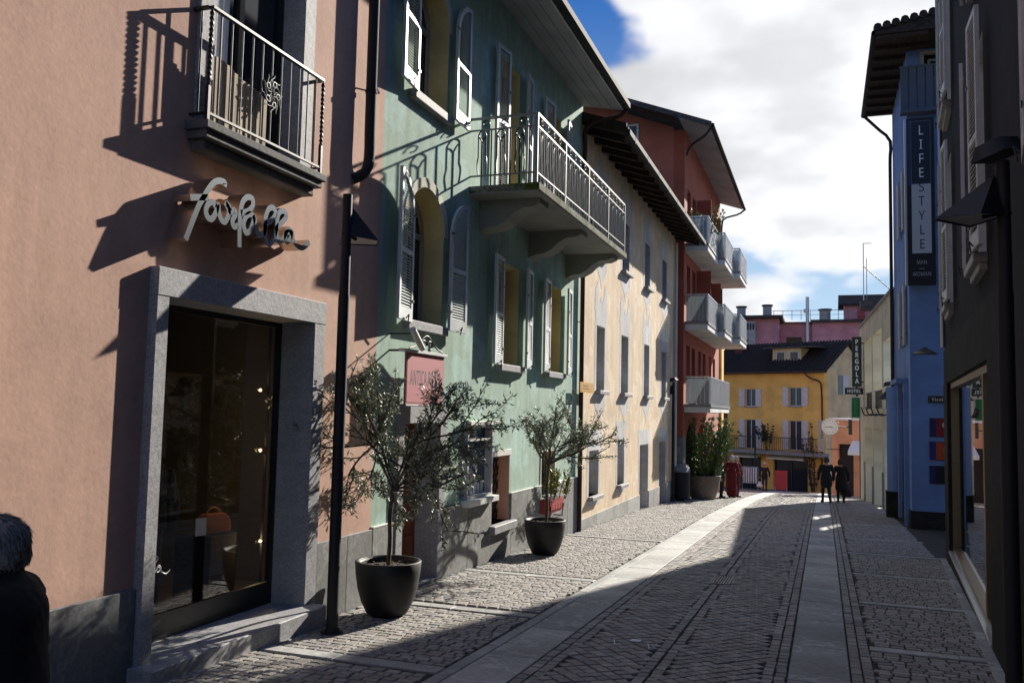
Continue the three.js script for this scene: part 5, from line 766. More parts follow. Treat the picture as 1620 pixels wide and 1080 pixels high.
  mk('lettering', sheet(wd * 0.98, yt - yb - 0.03), printMat(180, 1000, (c, w, k) => { c.fillStyle = '#06090f'; c.fillRect(0, 0, w, k); const m = 0.40 * k; c.fillStyle = '#1c2f4c'; c.fillRect(4, 8, 22, m); c.fillStyle = '#101a2b'; c.fillRect(28, 16, w - 52, m - 20); c.strokeStyle = '#5f6f80'; c.lineWidth = 3; c.strokeRect(28, 16, w - 52, m - 20); c.fillStyle = '#a6adb3'; c.fillRect(28, m, w - 52, k * 0.415); c.font = '78px sans-serif'; c.textAlign = 'center'; [...'LIFESTYLE'].forEach((t, i) => { c.fillStyle = i < 4 ? '#d4dee2' : '#0a0f1a'; c.fillText(t, w / 2 + 4, 100 + i * 86); }); c.fillStyle = '#9aa3aa'; c.font = '32px sans-serif'; c.fillText('MAN', w / 2, k * 0.88); c.fillRect(w / 2 - 18, k * 0.905, 36, 3); c.fillText('WOMAN', w / 2, k * 0.95); }), s, { keepUV: true, pos: [(x0 + x1) / 2, (yt + yb) / 2, zz + 0.004] });
  mk('bracket', [box(x0 + 0.1, x1 + 0.02, yb + 0.1, yb + 0.16, Z, zz - 0.121), box(x0 + 0.1, x1 + 0.02, yt - 0.3, yt - 0.24, Z, zz - 0.121)], M.iron, s);
  // street name plate and three notice plates on the alley wall
  const plate = (name, label, px0, py0, px1, py1, draw, w, k, grp) => { const a = atZ(px0, py0, Z), b = atZ(px1, py1, Z), t = thing(name, label, 'sign', grp); const W = b.x - a.x, H = a.y - b.y; mk('plate', chbox(-W / 2, W / 2, 0, H, 0, 0.03, 0.004), M.black, t); mk('lettering', sheet(W * 0.97, H * 0.94), printMat(w, k, draw), t, { keepUV: true, pos: [0, H / 2, 0.033] }); t.position.set((a.x + b.x) / 2, b.y, Z + 0.001); };
  plate('street_name_plate', 'dark street name plate with white lettering on the blue alley wall', 1469, 626, 1518, 638, (c, w, k) => { c.fillStyle = '#1d1712'; c.fillRect(0, 0, w, k); c.strokeStyle = '#6a5d50'; c.lineWidth = 3; c.strokeRect(4, 4, w - 8, k - 8); c.fillStyle = '#d8d3c8'; c.font = 'bold 40px serif'; c.fillText('Vicolo d', 22, 47); }, 256, 64);
  const tri = (bg, edge, mark) => (c, w, k) => { c.fillStyle = edge; c.fillRect(0, 0, w, k); c.fillStyle = bg; c.fillRect(w * 0.2, 0, w, k); c.strokeStyle = '#cfcfd4'; c.lineWidth = 5; mark(c, w, k); };
  plate('notice_plate', 'red and dark blue notice plate with a white emblem on the alley wall', 1471, 661, 1520, 692, tri('#7d141c', '#1c1c52', (c, w, k) => { c.beginPath(); c.arc(w * 0.52, k * 0.35, 20, 0, 7); c.stroke(); c.strokeRect(w * 0.46, k * 0.28, 30, 20); }), 200, 128);
  plate('notice_plate', 'orange and dark blue notice plate below the red one on the alley wall', 1471, 698, 1520, 729, tri('#a8400f', '#1c2266', (c, w, k) => { c.fillStyle = '#c9936a'; c.fillRect(w * 0.45, k * 0.35, 60, 8); c.fillRect(w * 0.45, k * 0.5, 50, 8); }), 200, 128);
  plate('notice_plate', 'black and dark blue notice plate with a white mark, lowest on the alley wall', 1471, 736, 1520, 767, tri('#07070d', '#141a52', (c, w, k) => { c.fillStyle = '#d5d5d8'; c.beginPath(); c.moveTo(w * 0.5, k * 0.55); c.lineTo(w * 0.54, k * 0.25); c.lineTo(w * 0.58, k * 0.55); c.lineTo(w * 0.63, k * 0.3); c.lineTo(w * 0.67, k * 0.55); c.closePath(); c.fill(); }), 200, 128);
}
{ // dark house with the corner shop
  const h = thing('charcoal_house', 'charcoal grey house with white shutters and a bronze framed shop window', 'house'); h.position.set(0.962, 0, 0); h.rotation.y = -Math.PI / 2 - 0.0657;
  const N = 3, Fz = -18.0, Y0 = -3.6, YE = 8.6;
  const wins = [[-16.5, -15.55, 1.85, 4.35], [-11.3, -10.3, 1.75, 4.2], [-16.3, -15.3, 5.1, 7.4], [-11.2, -10.2, 5.1, 7.4], [-6.2, -5.2, 1.75, 4.2]];
  const sh = [-16.95, -10.15, -2.30, 0.60];
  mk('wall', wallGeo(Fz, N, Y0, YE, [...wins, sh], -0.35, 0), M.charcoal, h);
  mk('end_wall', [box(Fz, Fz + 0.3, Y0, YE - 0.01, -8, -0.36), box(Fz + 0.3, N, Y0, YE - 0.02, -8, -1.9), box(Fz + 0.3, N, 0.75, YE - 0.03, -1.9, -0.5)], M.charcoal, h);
  mk('roof', prof([[0.35, YE], [0.35, YE + 0.12], [-4, YE + 1.6], [-8.2, YE + 0.1], [-8.2, YE], [-4, YE + 1.5]], Fz - 0.15, N), M.roofTile, h);
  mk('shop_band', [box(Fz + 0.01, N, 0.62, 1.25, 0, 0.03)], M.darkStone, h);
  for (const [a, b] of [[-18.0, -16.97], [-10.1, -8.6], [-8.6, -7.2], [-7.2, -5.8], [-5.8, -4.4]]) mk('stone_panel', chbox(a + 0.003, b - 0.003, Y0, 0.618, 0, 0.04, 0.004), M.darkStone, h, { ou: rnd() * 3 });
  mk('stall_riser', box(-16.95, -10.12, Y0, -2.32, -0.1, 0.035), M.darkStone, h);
  const s = part('shop_window', h); mk('frame', [frameGeo(sh[0], sh[1], sh[2], sh[3], 0.09, -0.14, -0.02), box(-11.3, -11.15, sh[2] + 0.09, sh[3] - 0.09, -0.138, -0.015)], M.bronze, s); mk('pane', box(sh[0] + 0.05, -11.3, sh[2] + 0.05, sh[3] - 0.05, -0.09, -0.08), M.glass, s); mk('pane', box(-11.15, sh[1] - 0.05, sh[2] + 0.05, sh[3] - 0.05, -0.09, -0.08), M.glass, s); mk('sill', chbox(sh[0], sh[1], -2.32, -2.27, -0.14, 0.05, 0.004), M.steel, s);
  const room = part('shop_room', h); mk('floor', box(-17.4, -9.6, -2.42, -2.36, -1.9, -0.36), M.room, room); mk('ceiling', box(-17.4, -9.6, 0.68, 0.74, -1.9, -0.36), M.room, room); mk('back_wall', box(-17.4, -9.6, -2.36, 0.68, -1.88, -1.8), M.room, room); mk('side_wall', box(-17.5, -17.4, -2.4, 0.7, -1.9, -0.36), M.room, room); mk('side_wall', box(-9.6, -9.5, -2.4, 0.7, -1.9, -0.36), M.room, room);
  for (const [x0, x1, y0, y1] of wins) {
    reveal(x0, x1, y0, y1, 0.25, M.frameWhite, h); const w = sashWindow(h, x0 + 0.012, x1 - 0.012, y0, y1 - 0.012, 0.18, { m: M.frameWhite, bars: [0.33, 0.66] }); mk('sill', [chbox(x0 - 0.1, x1 + 0.1, y0 - 0.1, y0, -0.15, 0.14, 0.01), chbox(x0 - 0.05, x1 + 0.05, y0 - 0.18, y0 - 0.101, -0.1, 0.08, 0.01)], M.shutterGrey, w);
    shutter(h, x0, y0, y1 + 0.02, 0.52, -1, -0.1, { off: 0.12, m: M.shutterWhite, merge: true, pitch: 0.05 }); shutter(h, x1, y0, y1 + 0.02, 0.6, 1, -0.06, { off: 0.12, m: M.shutterWhite, merge: true, pitch: 0.05 });
  }
  mk('rain_pipe', [bar([Fz + 0.14, 1.3, 0.045], [Fz + 0.14, YE, 0.045], 0.038, 8)], M.steel, h);
  mk('corner_lamp', [new THREE.ConeGeometry(0.3, 0.14, 4).rotateY(0.8).translate(Fz + 0.1, 1.25, 0.35)], M.bronze, h); 
  settle(h, -8, gy(-8), 0);
}
// ---------------------------------------------------------------- street lamps
function makeLamp(label, withCap) {
  const g = thing('street_lamp', label, 'lamp', 'black street lamps along the street');
  const H = 4.34;
  mk('pole', lathe([[0.001, 0], [0.075, 0], [0.075, 0.03], [0.058, 0.05], [0.057, 3.3], [0.052, 3.32], [0.048, H], [0.001, H]], 16), M.lampBlack, g);
  mk('base_plate', lathe([[0.001, -0.1], [0.11, -0.1], [0.11, 0.012], [0.001, 0.012]], 16), M.lampBlack, g);
  const A = [0.06, H - 0.10, 0], c = [[-0.06, H - 0.42, 0], [0.2, H - 0.46, 0.26], [0.50, H - 0.44, 0], [0.2, H - 0.46, -0.26]];
  const pos = []; for (let i = 0; i < 4; i++) pos.push(...A, ...c[i], ...c[(i + 1) % 4]);
  const sg = new THREE.BufferGeometry(); sg.setAttribute('position', new THREE.Float32BufferAttribute(pos, 3)); sg.computeVertexNormals(); mk('shade', sg, M.lampBlack, g);
  const ug = new THREE.BufferGeometry(), k = c.map(([x, y, z]) => [0.2 + (x - 0.2) * 0.96, y + 0.012, z * 0.96]); ug.setAttribute('position', new THREE.Float32BufferAttribute([...k[0], ...k[2], ...k[1], ...k[0], ...k[3], ...k[2]], 3)); ug.computeVertexNormals(); mk('diffuser', ug, M.lampUnder, g);
  mk('arm', [bar([0, H - 0.2, 0], [0.12, H - 0.2, 0], 0.02), bar([0, H - 0.4, 0], [0.15, H - 0.43, 0], 0.02)], M.lampBlack, g);
  if (withCap) { const cap = new THREE.CylinderGeometry(0.15, 0.21, 0.12, 4).rotateZ(-0.22).translate(0.03, H + 0.10, 0); mk('cap', cap, M.lampBlack, g); }
  return g;
}
const lampA = makeLamp('black pole street lamp beside the granite shop surround of the pink house', false); lampA.position.set(-4.53, gy(-7.62) + 0.02, -7.62); lampA.rotation.y = 1.4;
const lampB = makeLamp('black street lamp with capped top against the charcoal house', true); { const p = atZ(1590, 400, -7.1); lampB.position.set(p.x, gy(-7.1) + 0.02, -7.1); lampB.rotation.y = Math.PI; lampB.scale.setScalar(0.94); }
for (const [px, z, turn, label] of [[1065, -30.4, 0, 'black street lamp at the far corner of the ochre house'], [1150, -45.5, 0, 'black street lamp at the yellow corner strip of the red house'], [1408, -31.2, 0.6, 'black street lamp beside the rounded blue pilaster'], [1362, -46.5, Math.PI, 'black street lamp before the orange building awning'], [1195, -60.5, Math.PI, 'black street lamp before the shop windows of the yellow house']]) {
  const p = atZ(px, 700, z); copyThing(lampB, [p.x, gy(z) + 0.02, z], turn, label);
}
// ---------------------------------------------------------------- litter bin
{
  const g = thing('litter_bin', 'black litter bin with sloping lid beside the ochre house door', 'bin'); const x = -4.69, z = -31.1;
  mk('body', lathe([[0.001, 0.06], [0.27, 0.06], [0.28, 0.1], [0.28, 1.0], [0.001, 1.0]], 28), M.lampBlack, g);
  mk('lid', (() => { const p = [], s = 28; const top = (a) => [0.29 * Math.cos(a), 1.16 + 0.16 * Math.cos(a), 0.29 * Math.sin(a)], bot = (a) => [0.29 * Math.cos(a), 1.0, 0.29 * Math.sin(a)]; for (let i = 0; i < s; i++) { const a = i / s * 6.28318, b = (i + 1) / s * 6.28318; p.push(...bot(a), ...top(a), ...top(b), ...bot(a), ...top(b), ...bot(b), 0, 1.18, 0, ...top(b), ...top(a)); } const q = new THREE.BufferGeometry(); q.setAttribute('position', new THREE.Float32BufferAttribute(p, 3)); q.computeVertexNormals(); return q; })(), M.ironGrey, g);
  mk('foot', [bar([-0.15, 0, 0], [-0.15, 0.07, 0], 0.03), bar([0.15, 0, 0.1], [0.15, 0.07, 0.1], 0.03), bar([0.15, 0, -0.1], [0.15, 0.07, -0.1], 0.03)], M.iron, g);
  g.position.set(x, gy(z) + 0.022, z); g.rotation.y = 2.2;
}
// ---------------------------------------------------------------- plants
const leafPos = (list) => { // list of {p, d (direction), n (normal), l, w, c}; each leaf is a bent lance of 4 triangles
  const pos = new Float32Array(list.length * 36), col = new Float32Array(list.length * 36), nor = new Float32Array(list.length * 36); let k = 0;
  for (const { p, d, n, l, w, c } of list) {
    const s = d.clone().cross(n).normalize(), nn = s.clone().cross(d).normalize();
    const at = (t, q, b) => [p.x + d.x * l * t + s.x * w * q + nn.x * b, p.y + d.y * l * t + s.y * w * q + nn.y * b, p.z + d.z * l * t + s.z * w * q + nn.z * b];
    const a = at(0, 0, 0), b = at(0.45, 0.5, l * 0.05), e = at(0.45, -0.5, l * 0.05), m = at(0.5, 0, l * 0.015), f = at(1, 0, -l * 0.05);
    for (const v of [a, b, m, a, m, e, b, f, m, m, f, e]) { pos.set(v, k); col.set([c.r, c.g, c.b], k); nor.set([nn.x, nn.y, nn.z], k); k += 3; }
  }
  const g = new THREE.BufferGeometry(); g.setAttribute('position', new THREE.BufferAttribute(pos, 3)); g.setAttribute('normal', new THREE.BufferAttribute(nor, 3)); g.setAttribute('color', new THREE.BufferAttribute(col, 3)); g.computeVertexNormals(); return g;
};
const rdir = () => { const z = rr(-1, 1), a = rr(0, 6.2832), r = Math.sqrt(1 - z * z); return V3(r * Math.cos(a), z, r * Math.sin(a)); };
function grow(tips, spec) { // spec: {from, dir, len, r, levels, ...}; collects limb tubes and leaf twigs
  const limbs = [], twigs = [];
  const rec = (p, d, len, r, lev) => {
    const pts = [[p.x, p.y, p.z]]; let q = p.clone(), dd = d.clone(); const n = 4;
    for (let i = 0; i < n; i++) { dd.add(rdir().multiplyScalar(spec.wob)).add(V3(0, spec.lift, 0)).normalize(); q = q.clone().addScaledVector(dd, len / n); pts.push([q.x, q.y, q.z]); if (lev <= spec.leafFrom) twigs.push([q.clone(), dd.clone(), lev]); }
    limbs.push([pts, r]);
    if (lev > 0) { const kids = spec.kids[lev] || 3; for (let i = 0; i < kids; i++) { const t = rr(0.35, 1), j = Math.max(1, Math.min(n, Math.round(t * n))), o = V3(...pts[j]); const nd = dd.clone().add(rdir().multiplyScalar(spec.spread)).normalize(); rec(o, nd, len * rr(0.55, 0.8), r * 0.6, lev - 1); } }
  };
  for (const t of tips) rec(t.p, t.d, t.len, t.r, spec.levels);
  return { limbs, twigs };
}
const limbGeo = (limbs) => limbs.map(([pts, r]) => { const g = tube(pts, r, 6, r > 0.01 ? 7 : 4); return g; });
function oliveTree(label, base, s) { // s: pot size, trunk, crown shape
  const g = thing('potted_olive_tree', label, 'potted tree', 'olive trees in black pots');
  const R = s.R, H = s.H, pot = part('pot', g);
  mk('bowl', lathe([[0.001, 0], [R * 0.52, 0], [R * 0.62, 0.03], [R * 0.78, H * 0.25], [R * 0.90, H * 0.5], [R * 0.97, H * 0.78], [R, H], [R * 0.86, H], [R * 0.84, H - 0.03], [R * 0.8, H - 0.1]], 48), M.potBlack, pot);
  mk('rim', new THREE.TorusGeometry(R * 0.935, R * 0.065, 8, 48).rotateX(Math.PI / 2).scale(1, 0.5, 1).translate(0, H, 0), M.potBlack, pot);
  const soil = lathe([[0.001, H - 0.05], [R * 0.4, H - 0.045], [R * 0.84, H - 0.06]], 24); mk('soil', soil, M.soil, g);
  mk('pebble', [...Array(60).keys()].map(() => { const a = rr(0, 6.28), q = R * 0.78 * Math.sqrt(rnd()), z = rr(0.008, 0.018); return new THREE.IcosahedronGeometry(z, 0).translate(q * Math.cos(a), H - 0.045, q * Math.sin(a)); }), M.planterStone, g).userData.kind = 'stuff';
  const tr = s.trunk.map((p) => V3(...p)), tp = [...s.trunk]; mk('trunk', tube([[tp[0][0], H - 0.12, tp[0][2]], ...tp], s.tr, 30, 10), M.bark, g);
  const { limbs, twigs } = grow(s.tips, s.grow);
  mk('branches', limbGeo(limbs), M.bark, g);
  const leaves = [], shades = [[0.16, 0.19, 0.11], [0.23, 0.26, 0.165], [0.12, 0.15, 0.08], [0.42, 0.44, 0.37]].map((c) => lin(...c));
  for (const [p, d] of twigs) for (let i = 0; i < s.perTwig; i++) { const ld = d.clone().multiplyScalar(0.5).add(rdir().multiplyScalar(0.9)).normalize(); leaves.push({ p: p.clone().addScaledVector(rdir(), s.fuzz * rnd()), d: ld, n: rdir(), l: rr(0.045, 0.085) * (s.leaf || 1), w: rr(0.013, 0.021) * (s.leaf || 1), c: shades[Math.floor(rnd() * 4)] }); }
  mk('crown', leafPos(leaves), M.olive, g);
  g.position.set(...base); return g;
}
{
  const z1 = -8.65, x1 = -4.47; const y1 = gy(z1) + 0.022;
  // first tree: trunk with one side stem, loose crown
  const local = (px, py, z) => { const p = atZ(px, py, z); return [p.x - x1, p.y - y1, p.z - z1]; };
  const fork = local(622, 775, -8.5), T0 = [0.0, 0.55, 0];
  const tip = (a, b, len, r) => { const A = V3(...a), B = V3(...b); return { p: A, d: B.clone().sub(A).normalize(), len, r }; };
  const up2 = local(598, 700, -8.45);
  oliveTree('larger potted olive tree with loose crown before the green house door', [x1, y1, z1], { R: 0.36, H: 0.57, tr: 0.024, trunk: [[T0[0], 0.5, T0[2]], [0.01, 0.8, 0.0], [0.0, 1.05, 0], fork],
    tips: [tip(fork, local(690, 700, -8.5), 0.55, 0.016), tip(fork, local(650, 690, -8.8), 0.42, 0.016), tip(fork, local(598, 640, -8.4), 0.75, 0.016), tip(fork, local(720, 740, -8.3), 0.6, 0.014), tip(fork, local(680, 780, -8.3), 0.5, 0.012), tip(up2, local(540, 640, -8.3), 0.55, 0.011), tip(up2, local(530, 770, -8.3), 0.5, 0.011), tip(up2, local(590, 590, -8.5), 0.5, 0.010), tip(local(660, 700, -8.5), local(770, 660, -8.6), 0.62, 0.010), tip(local(680, 690, -8.5), local(745, 640, -8.7), 0.42, 0.010), tip(fork, local(700, 690, -8.9), 0.6, 0.012), tip(local(640, 720, -8.5), local(740, 720, -8.2), 0.5, 0.01), tip(up2, local(560, 790, -8.6), 0.42, 0.01), tip(fork, local(590, 640, -8.4), 0.7, 0.014), tip(fork, local(690, 730, -8.2), 0.5, 0.012), tip(local(600, 640, -8.4), local(580, 570, -8.4), 0.3, 0.008), tip(local(640, 740, -8.4), local(560, 700, -8.0), 0.5, 0.01), tip(local(650, 700, -8.5), local(720, 640, -8.4), 0.5, 0.01), tip(up2, local(510, 700, -8.1), 0.6, 0.01), tip(fork, local(640, 790, -8.0), 0.35, 0.01), tip(fork, local(725, 790, -8.5), 0.55, 0.01)],
    grow: { levels: 2, kids: { 2: 4, 1: 3 }, wob: 0.20, lift: 0.02, spread: 0.85, leafFrom: 1 }, perTwig: 7, fuzz: 0.05 });
}
{
  const z1 = -14.35, x1 = -4.47, y1 = gy(z1) + 0.022; const local = (px, py, z) => { const p = atZ(px, py, z); return [p.x - x1, p.y - y1, p.z - z1]; };
  const fork = local(868, 735, -14.1), tip = (b, len, r) => { const A = V3(...fork), B = V3(...b); return { p: A, d: B.clone().sub(A).normalize(), len, r }; };
  oliveTree('smaller potted olive tree with flat spreading crown beside the window box', [x1, y1, z1], { R: 0.355, H: 0.57, tr: 0.026, trunk: [[0.02, 0.5, 0], [0.03, 0.8, 0], [0.02, 1.1, 0], fork],
    tips: [tip(local(925, 695, -14.1), 0.75, 0.018), tip(local(835, 690, -14.1), 0.55, 0.016), tip(local(870, 670, -14.3), 0.5, 0.014), tip(local(900, 660, -13.9), 0.62, 0.014), tip(local(850, 680, -13.7), 0.5, 0.012), tip(local(940, 680, -14.4), 0.85, 0.014), tip(local(890, 690, -13.5), 0.6, 0.012), tip(local(915, 690, -14.8), 0.6, 0.012)],
    grow: { levels: 2, kids: { 2: 5, 1: 3 }, wob: 0.2, lift: 0.05, spread: 0.8, leafFrom: 1 }, perTwig: 11, fuzz: 0.06, leaf: 0.85 });
}
function leafyShrub(name, label, cat, base, stems, opt) {
  const g = thing(name, label, cat, opt.group); const limbs = [], leaves = [];
  for (let i = 0; i < stems; i++) { const a = rr(0, 6.28), q = opt.r0 * Math.sqrt(rnd()), lean = rr(0.1, opt.lean), H = opt.h * rr(0.6, 1); const p0 = V3(q * Math.cos(a), 0, q * Math.sin(a)), d = V3(Math.cos(a) * lean, 1, Math.sin(a) * lean).normalize(); const pts = []; let p = p0.clone(); const n = 8; for (let k = 0; k <= n; k++) { pts.push([p.x, p.y, p.z]); if (k > n * (opt.bare || 0.15)) for (let m = 0; m < opt.per; m++) leaves.push({ p: p.clone().addScaledVector(rdir(), 0.03), d: rdir().multiplyScalar(0.9).add(d).normalize(), n: rdir(), l: rr(opt.l[0], opt.l[1]), w: rr(opt.w[0], opt.w[1]), c: opt.c[Math.floor(rnd() * opt.c.length)] }); d.add(rdir().multiplyScalar(0.08)).normalize(); p.addScaledVector(d, H / n); } limbs.push([pts, opt.sr || 0.008]); }
  mk('stems', limbGeo(limbs), M.bark, g).userData.kind = 'stuff'; mk('foliage', leafPos(leaves), M.shrub, g); g.position.set(...base); return g;
}
const greens = [[0.08, 0.15, 0.03], [0.13, 0.23, 0.045], [0.2, 0.31, 0.075], [0.05, 0.10, 0.025]].map((c) => lin(...c));
{
  const z = -33.4, x = -4.25, y = gy(z) + 0.022;
  const p = thing('stone_planter', 'large round brown planter bowl standing before the red house', 'planter'); mk('bowl', lathe([[0.001, 0], [0.40, 0], [0.45, 0.04], [0.58, 0.4], [0.64, 0.78], [0.66, 0.86], [0.61, 0.87], [0.59, 0.78]], 40), M.planterStone, p); mk('rim', new THREE.TorusGeometry(0.63, 0.035, 8, 40).rotateX(Math.PI / 2).translate(0, 0.85, 0), M.planterStone, p); mk('soil', new THREE.CircleGeometry(0.60, 30).rotateX(-Math.PI / 2).translate(0, 0.80, 0), M.soil, p); p.position.set(x, y, z);
  leafyShrub('oleander_shrub', 'tall bright green leafy shrub growing in the round planter', 'shrub', [x, y + 0.80, z], 80, { r0: 0.55, lean: 0.42, h: 2.2, per: 16, l: [0.1, 0.17], w: [0.022, 0.036], c: greens, bare: 0.05 });
  leafyShrub('trailing_plant', 'low trailing plant with pale leaves spilling over the planter rim', 'plant', [x, y + 0.80, z], 40, { r0: 0.6, lean: 1.3, h: 0.42, per: 7, l: [0.05, 0.09], w: [0.03, 0.045], c: [lin(0.16, 0.22, 0.09), lin(0.09, 0.16, 0.04), lin(0.3, 0.34, 0.2)], bare: 0 });
  leafyShrub('window_box_plant', 'yellow green flowering plant growing in the red window box', 'plant', [FX + 0.13, -1.68, -16.1], 16, { r0: 0.28, lean: 0.35, h: 0.58, per: 8, l: [0.05, 0.08], w: [0.02, 0.03], c: [lin(0.4, 0.34, 0.03), lin(0.16, 0.22, 0.04), lin(0.08, 0.14, 0.03)], bare: 0 });
  leafyShrub('balcony_plant', 'bushy green plant growing above the top glazed balcony of the red house', 'plant', [-4.71 + 0.62, 6.15, -32.6], 16, { r0: 0.3, lean: 0.4, h: 1.5, per: 10, l: [0.08, 0.13], w: [0.03, 0.05], c: greens, bare: 0.3 });
  const H = scene.children.find((o) => o.name === 'yellow_house'); H.updateMatrixWorld(); const toW = (lx, ly, lz) => { const q = V3(lx, ly, lz).applyAxisAngle(V3(0, 1, 0), -0.5).add(V3(0.1, 0, -64)); return [q.x, q.y, q.z]; };
  leafyShrub('terrace_plant', 'round leafy plant standing on the balcony of the yellow house between its shutters', 'plant', toW(-4.1, -2.6, 0.5), 18, { r0: 0.2, lean: 0.5, h: 1.9, per: 9, l: [0.12, 0.2], w: [0.06, 0.1], c: [lin(0.03, 0.05, 0.02), lin(0.05, 0.075, 0.025)], bare: 0.4 });
  leafyShrub('slim_conifer', 'slim dark upright conifer beside the balcony end of the yellow house', 'conifer', (() => { const q = toW(-7.9, 0, 0.6); return [q[0], gy(q[2]) , q[2]]; })(), 16, { r0: 0.12, lean: 0.03, h: 4.4, per: 16, l: [0.12, 0.2], w: [0.05, 0.09], c: [lin(0.02, 0.04, 0.018)], bare: 0.1 });
  leafyShrub('climbing_vine', 'sparse dark climbing vine at the right corner of the yellow house', 'vine', (() => { const q = toW(-0.55, 0, 0.5); return [q[0], gy(q[2]), q[2]]; })(), 14, { r0: 0.2, lean: 0.22, h: 4.8, per: 6, l: [0.12, 0.2], w: [0.07, 0.1], c: [lin(0.025, 0.035, 0.018), lin(0.05, 0.04, 0.025)], bare: 0.1, sr: 0.02 });
}
// ---------------------------------------------------------------- people
function surfaceNet(f, b, cell) { // b: [x0, x1, y0, y1, z0, z1]; f(x, y, z) -> distance
  const nx = Math.ceil((b[1] - b[0]) / cell) + 1, ny = Math.ceil((b[3] - b[2]) / cell) + 1, nz = Math.ceil((b[5] - b[4]) / cell) + 1, val = new Float32Array(nx * ny * nz), id = (i, j, k) => (k * ny + j) * nx + i;
  for (let k = 0; k < nz; k++) for (let j = 0; j < ny; j++) for (let i = 0; i < nx; i++) val[id(i, j, k)] = f(b[0] + i * cell, b[2] + j * cell, b[4] + k * cell);
  const vi = new Int32Array(nx * ny * nz).fill(-1), pos = [], idx = [];
  for (let k = 0; k < nz - 1; k++) for (let j = 0; j < ny - 1; j++) for (let i = 0; i < nx - 1; i++) {
    let sx = 0, sy = 0, sz = 0, n = 0; const v = (a, c, d) => val[id(i + a, j + c, k + d)];
    const edge = (a, c, d, e, g, h) => { const p = v(a, c, d), q = v(e, g, h); if ((p < 0) !== (q < 0)) { const t = p / (p - q); sx += a + (e - a) * t; sy += c + (g - c) * t; sz += d + (h - d) * t; n++; } };
    for (let a = 0; a < 2; a++) for (let c = 0; c < 2; c++) { edge(0, a, c, 1, a, c); edge(a, 0, c, a, 1, c); edge(a, c, 0, a, c, 1); }
    if (n) { vi[id(i, j, k)] = pos.length / 3; pos.push(b[0] + (i + sx / n) * cell, b[2] + (j + sy / n) * cell, b[4] + (k + sz / n) * cell); }
  }
  const quad = (a, c, d, e, fl) => { if (a < 0 || c < 0 || d < 0 || e < 0) return; if (fl) idx.push(a, c, d, a, d, e); else idx.push(a, d, c, a, e, d); };
  for (let k = 1; k < nz - 1; k++) for (let j = 1; j < ny - 1; j++) for (let i = 1; i < nx - 1; i++) {
    const s = val[id(i, j, k)] < 0;
    if (s !== (val[id(i + 1, j, k)] < 0)) quad(vi[id(i, j - 1, k - 1)], vi[id(i, j, k - 1)], vi[id(i, j, k)], vi[id(i, j - 1, k)], s);
    if (s !== (val[id(i, j + 1, k)] < 0)) quad(vi[id(i - 1, j, k - 1)], vi[id(i - 1, j, k)], vi[id(i, j, k)], vi[id(i, j, k - 1)], s);
    if (s !== (val[id(i, j, k + 1)] < 0)) quad(vi[id(i - 1, j - 1, k)], vi[id(i, j - 1, k)], vi[id(i, j, k)], vi[id(i - 1, j, k)], s);
  }
  const g = new THREE.BufferGeometry(); g.setAttribute('position', new THREE.Float32BufferAttribute(pos, 3)); g.setIndex(idx); g.computeVertexNormals(); return g;
}
const capsule = (x, y, z, B) => { const [ax, ay, az, ra, bx, by, bz, rb] = B, dx = bx - ax, dy = by - ay, dz = bz - az, l = dx * dx + dy * dy + dz * dz || 1e-9; let t = ((x - ax) * dx + (y - ay) * dy + (z - az) * dz) / l; t = t < 0 ? 0 : t > 1 ? 1 : t; const ex = x - ax - dx * t, ey = y - ay - dy * t, ez = z - az - dz * t; const fl = B[9] || 1; return Math.sqrt(ex * ex + ey * ey + ez * ez * fl) - ra - (rb - ra) * t; };
function blob(bones, cell, k = 0.03, pad = 0.05, rough = 0) {
  let b = [9, -9, 9, -9, 9, -9]; for (const q of bones) for (const o of [0, 4]) { const r = q[o + 3] + pad; b = [Math.min(b[0], q[o] - r), Math.max(b[1], q[o] + r), Math.min(b[2], q[o + 1] - r), Math.max(b[3], q[o + 1] + r), Math.min(b[4], q[o + 2] - r), Math.max(b[5], q[o + 2] + r)]; }
  const f = (x, y, z) => { let d = 9; for (const q of bones) { const e = capsule(x, y, z, q), h = Math.max(0, k - Math.abs(d - e)) / k; d = Math.min(d, e) - h * h * k * 0.25; } return rough ? d + rough * (fbm3(x * 46, y * 30, z * 46, 3) - 0.5) : d; };
  const g = surfaceNet(f, b, cell), p = g.attributes.position, col = new Float32Array(p.count * 3);
  for (let i = 0; i < p.count; i++) { let best = 9, c = null; for (const q of bones) { const e = capsule(p.getX(i), p.getY(i), p.getZ(i), q); if (e < best) { best = e; c = q[8]; } } col.set([c.r, c.g, c.b], i * 3); }
  g.setAttribute('color', new THREE.BufferAttribute(col, 3)); return g;
}
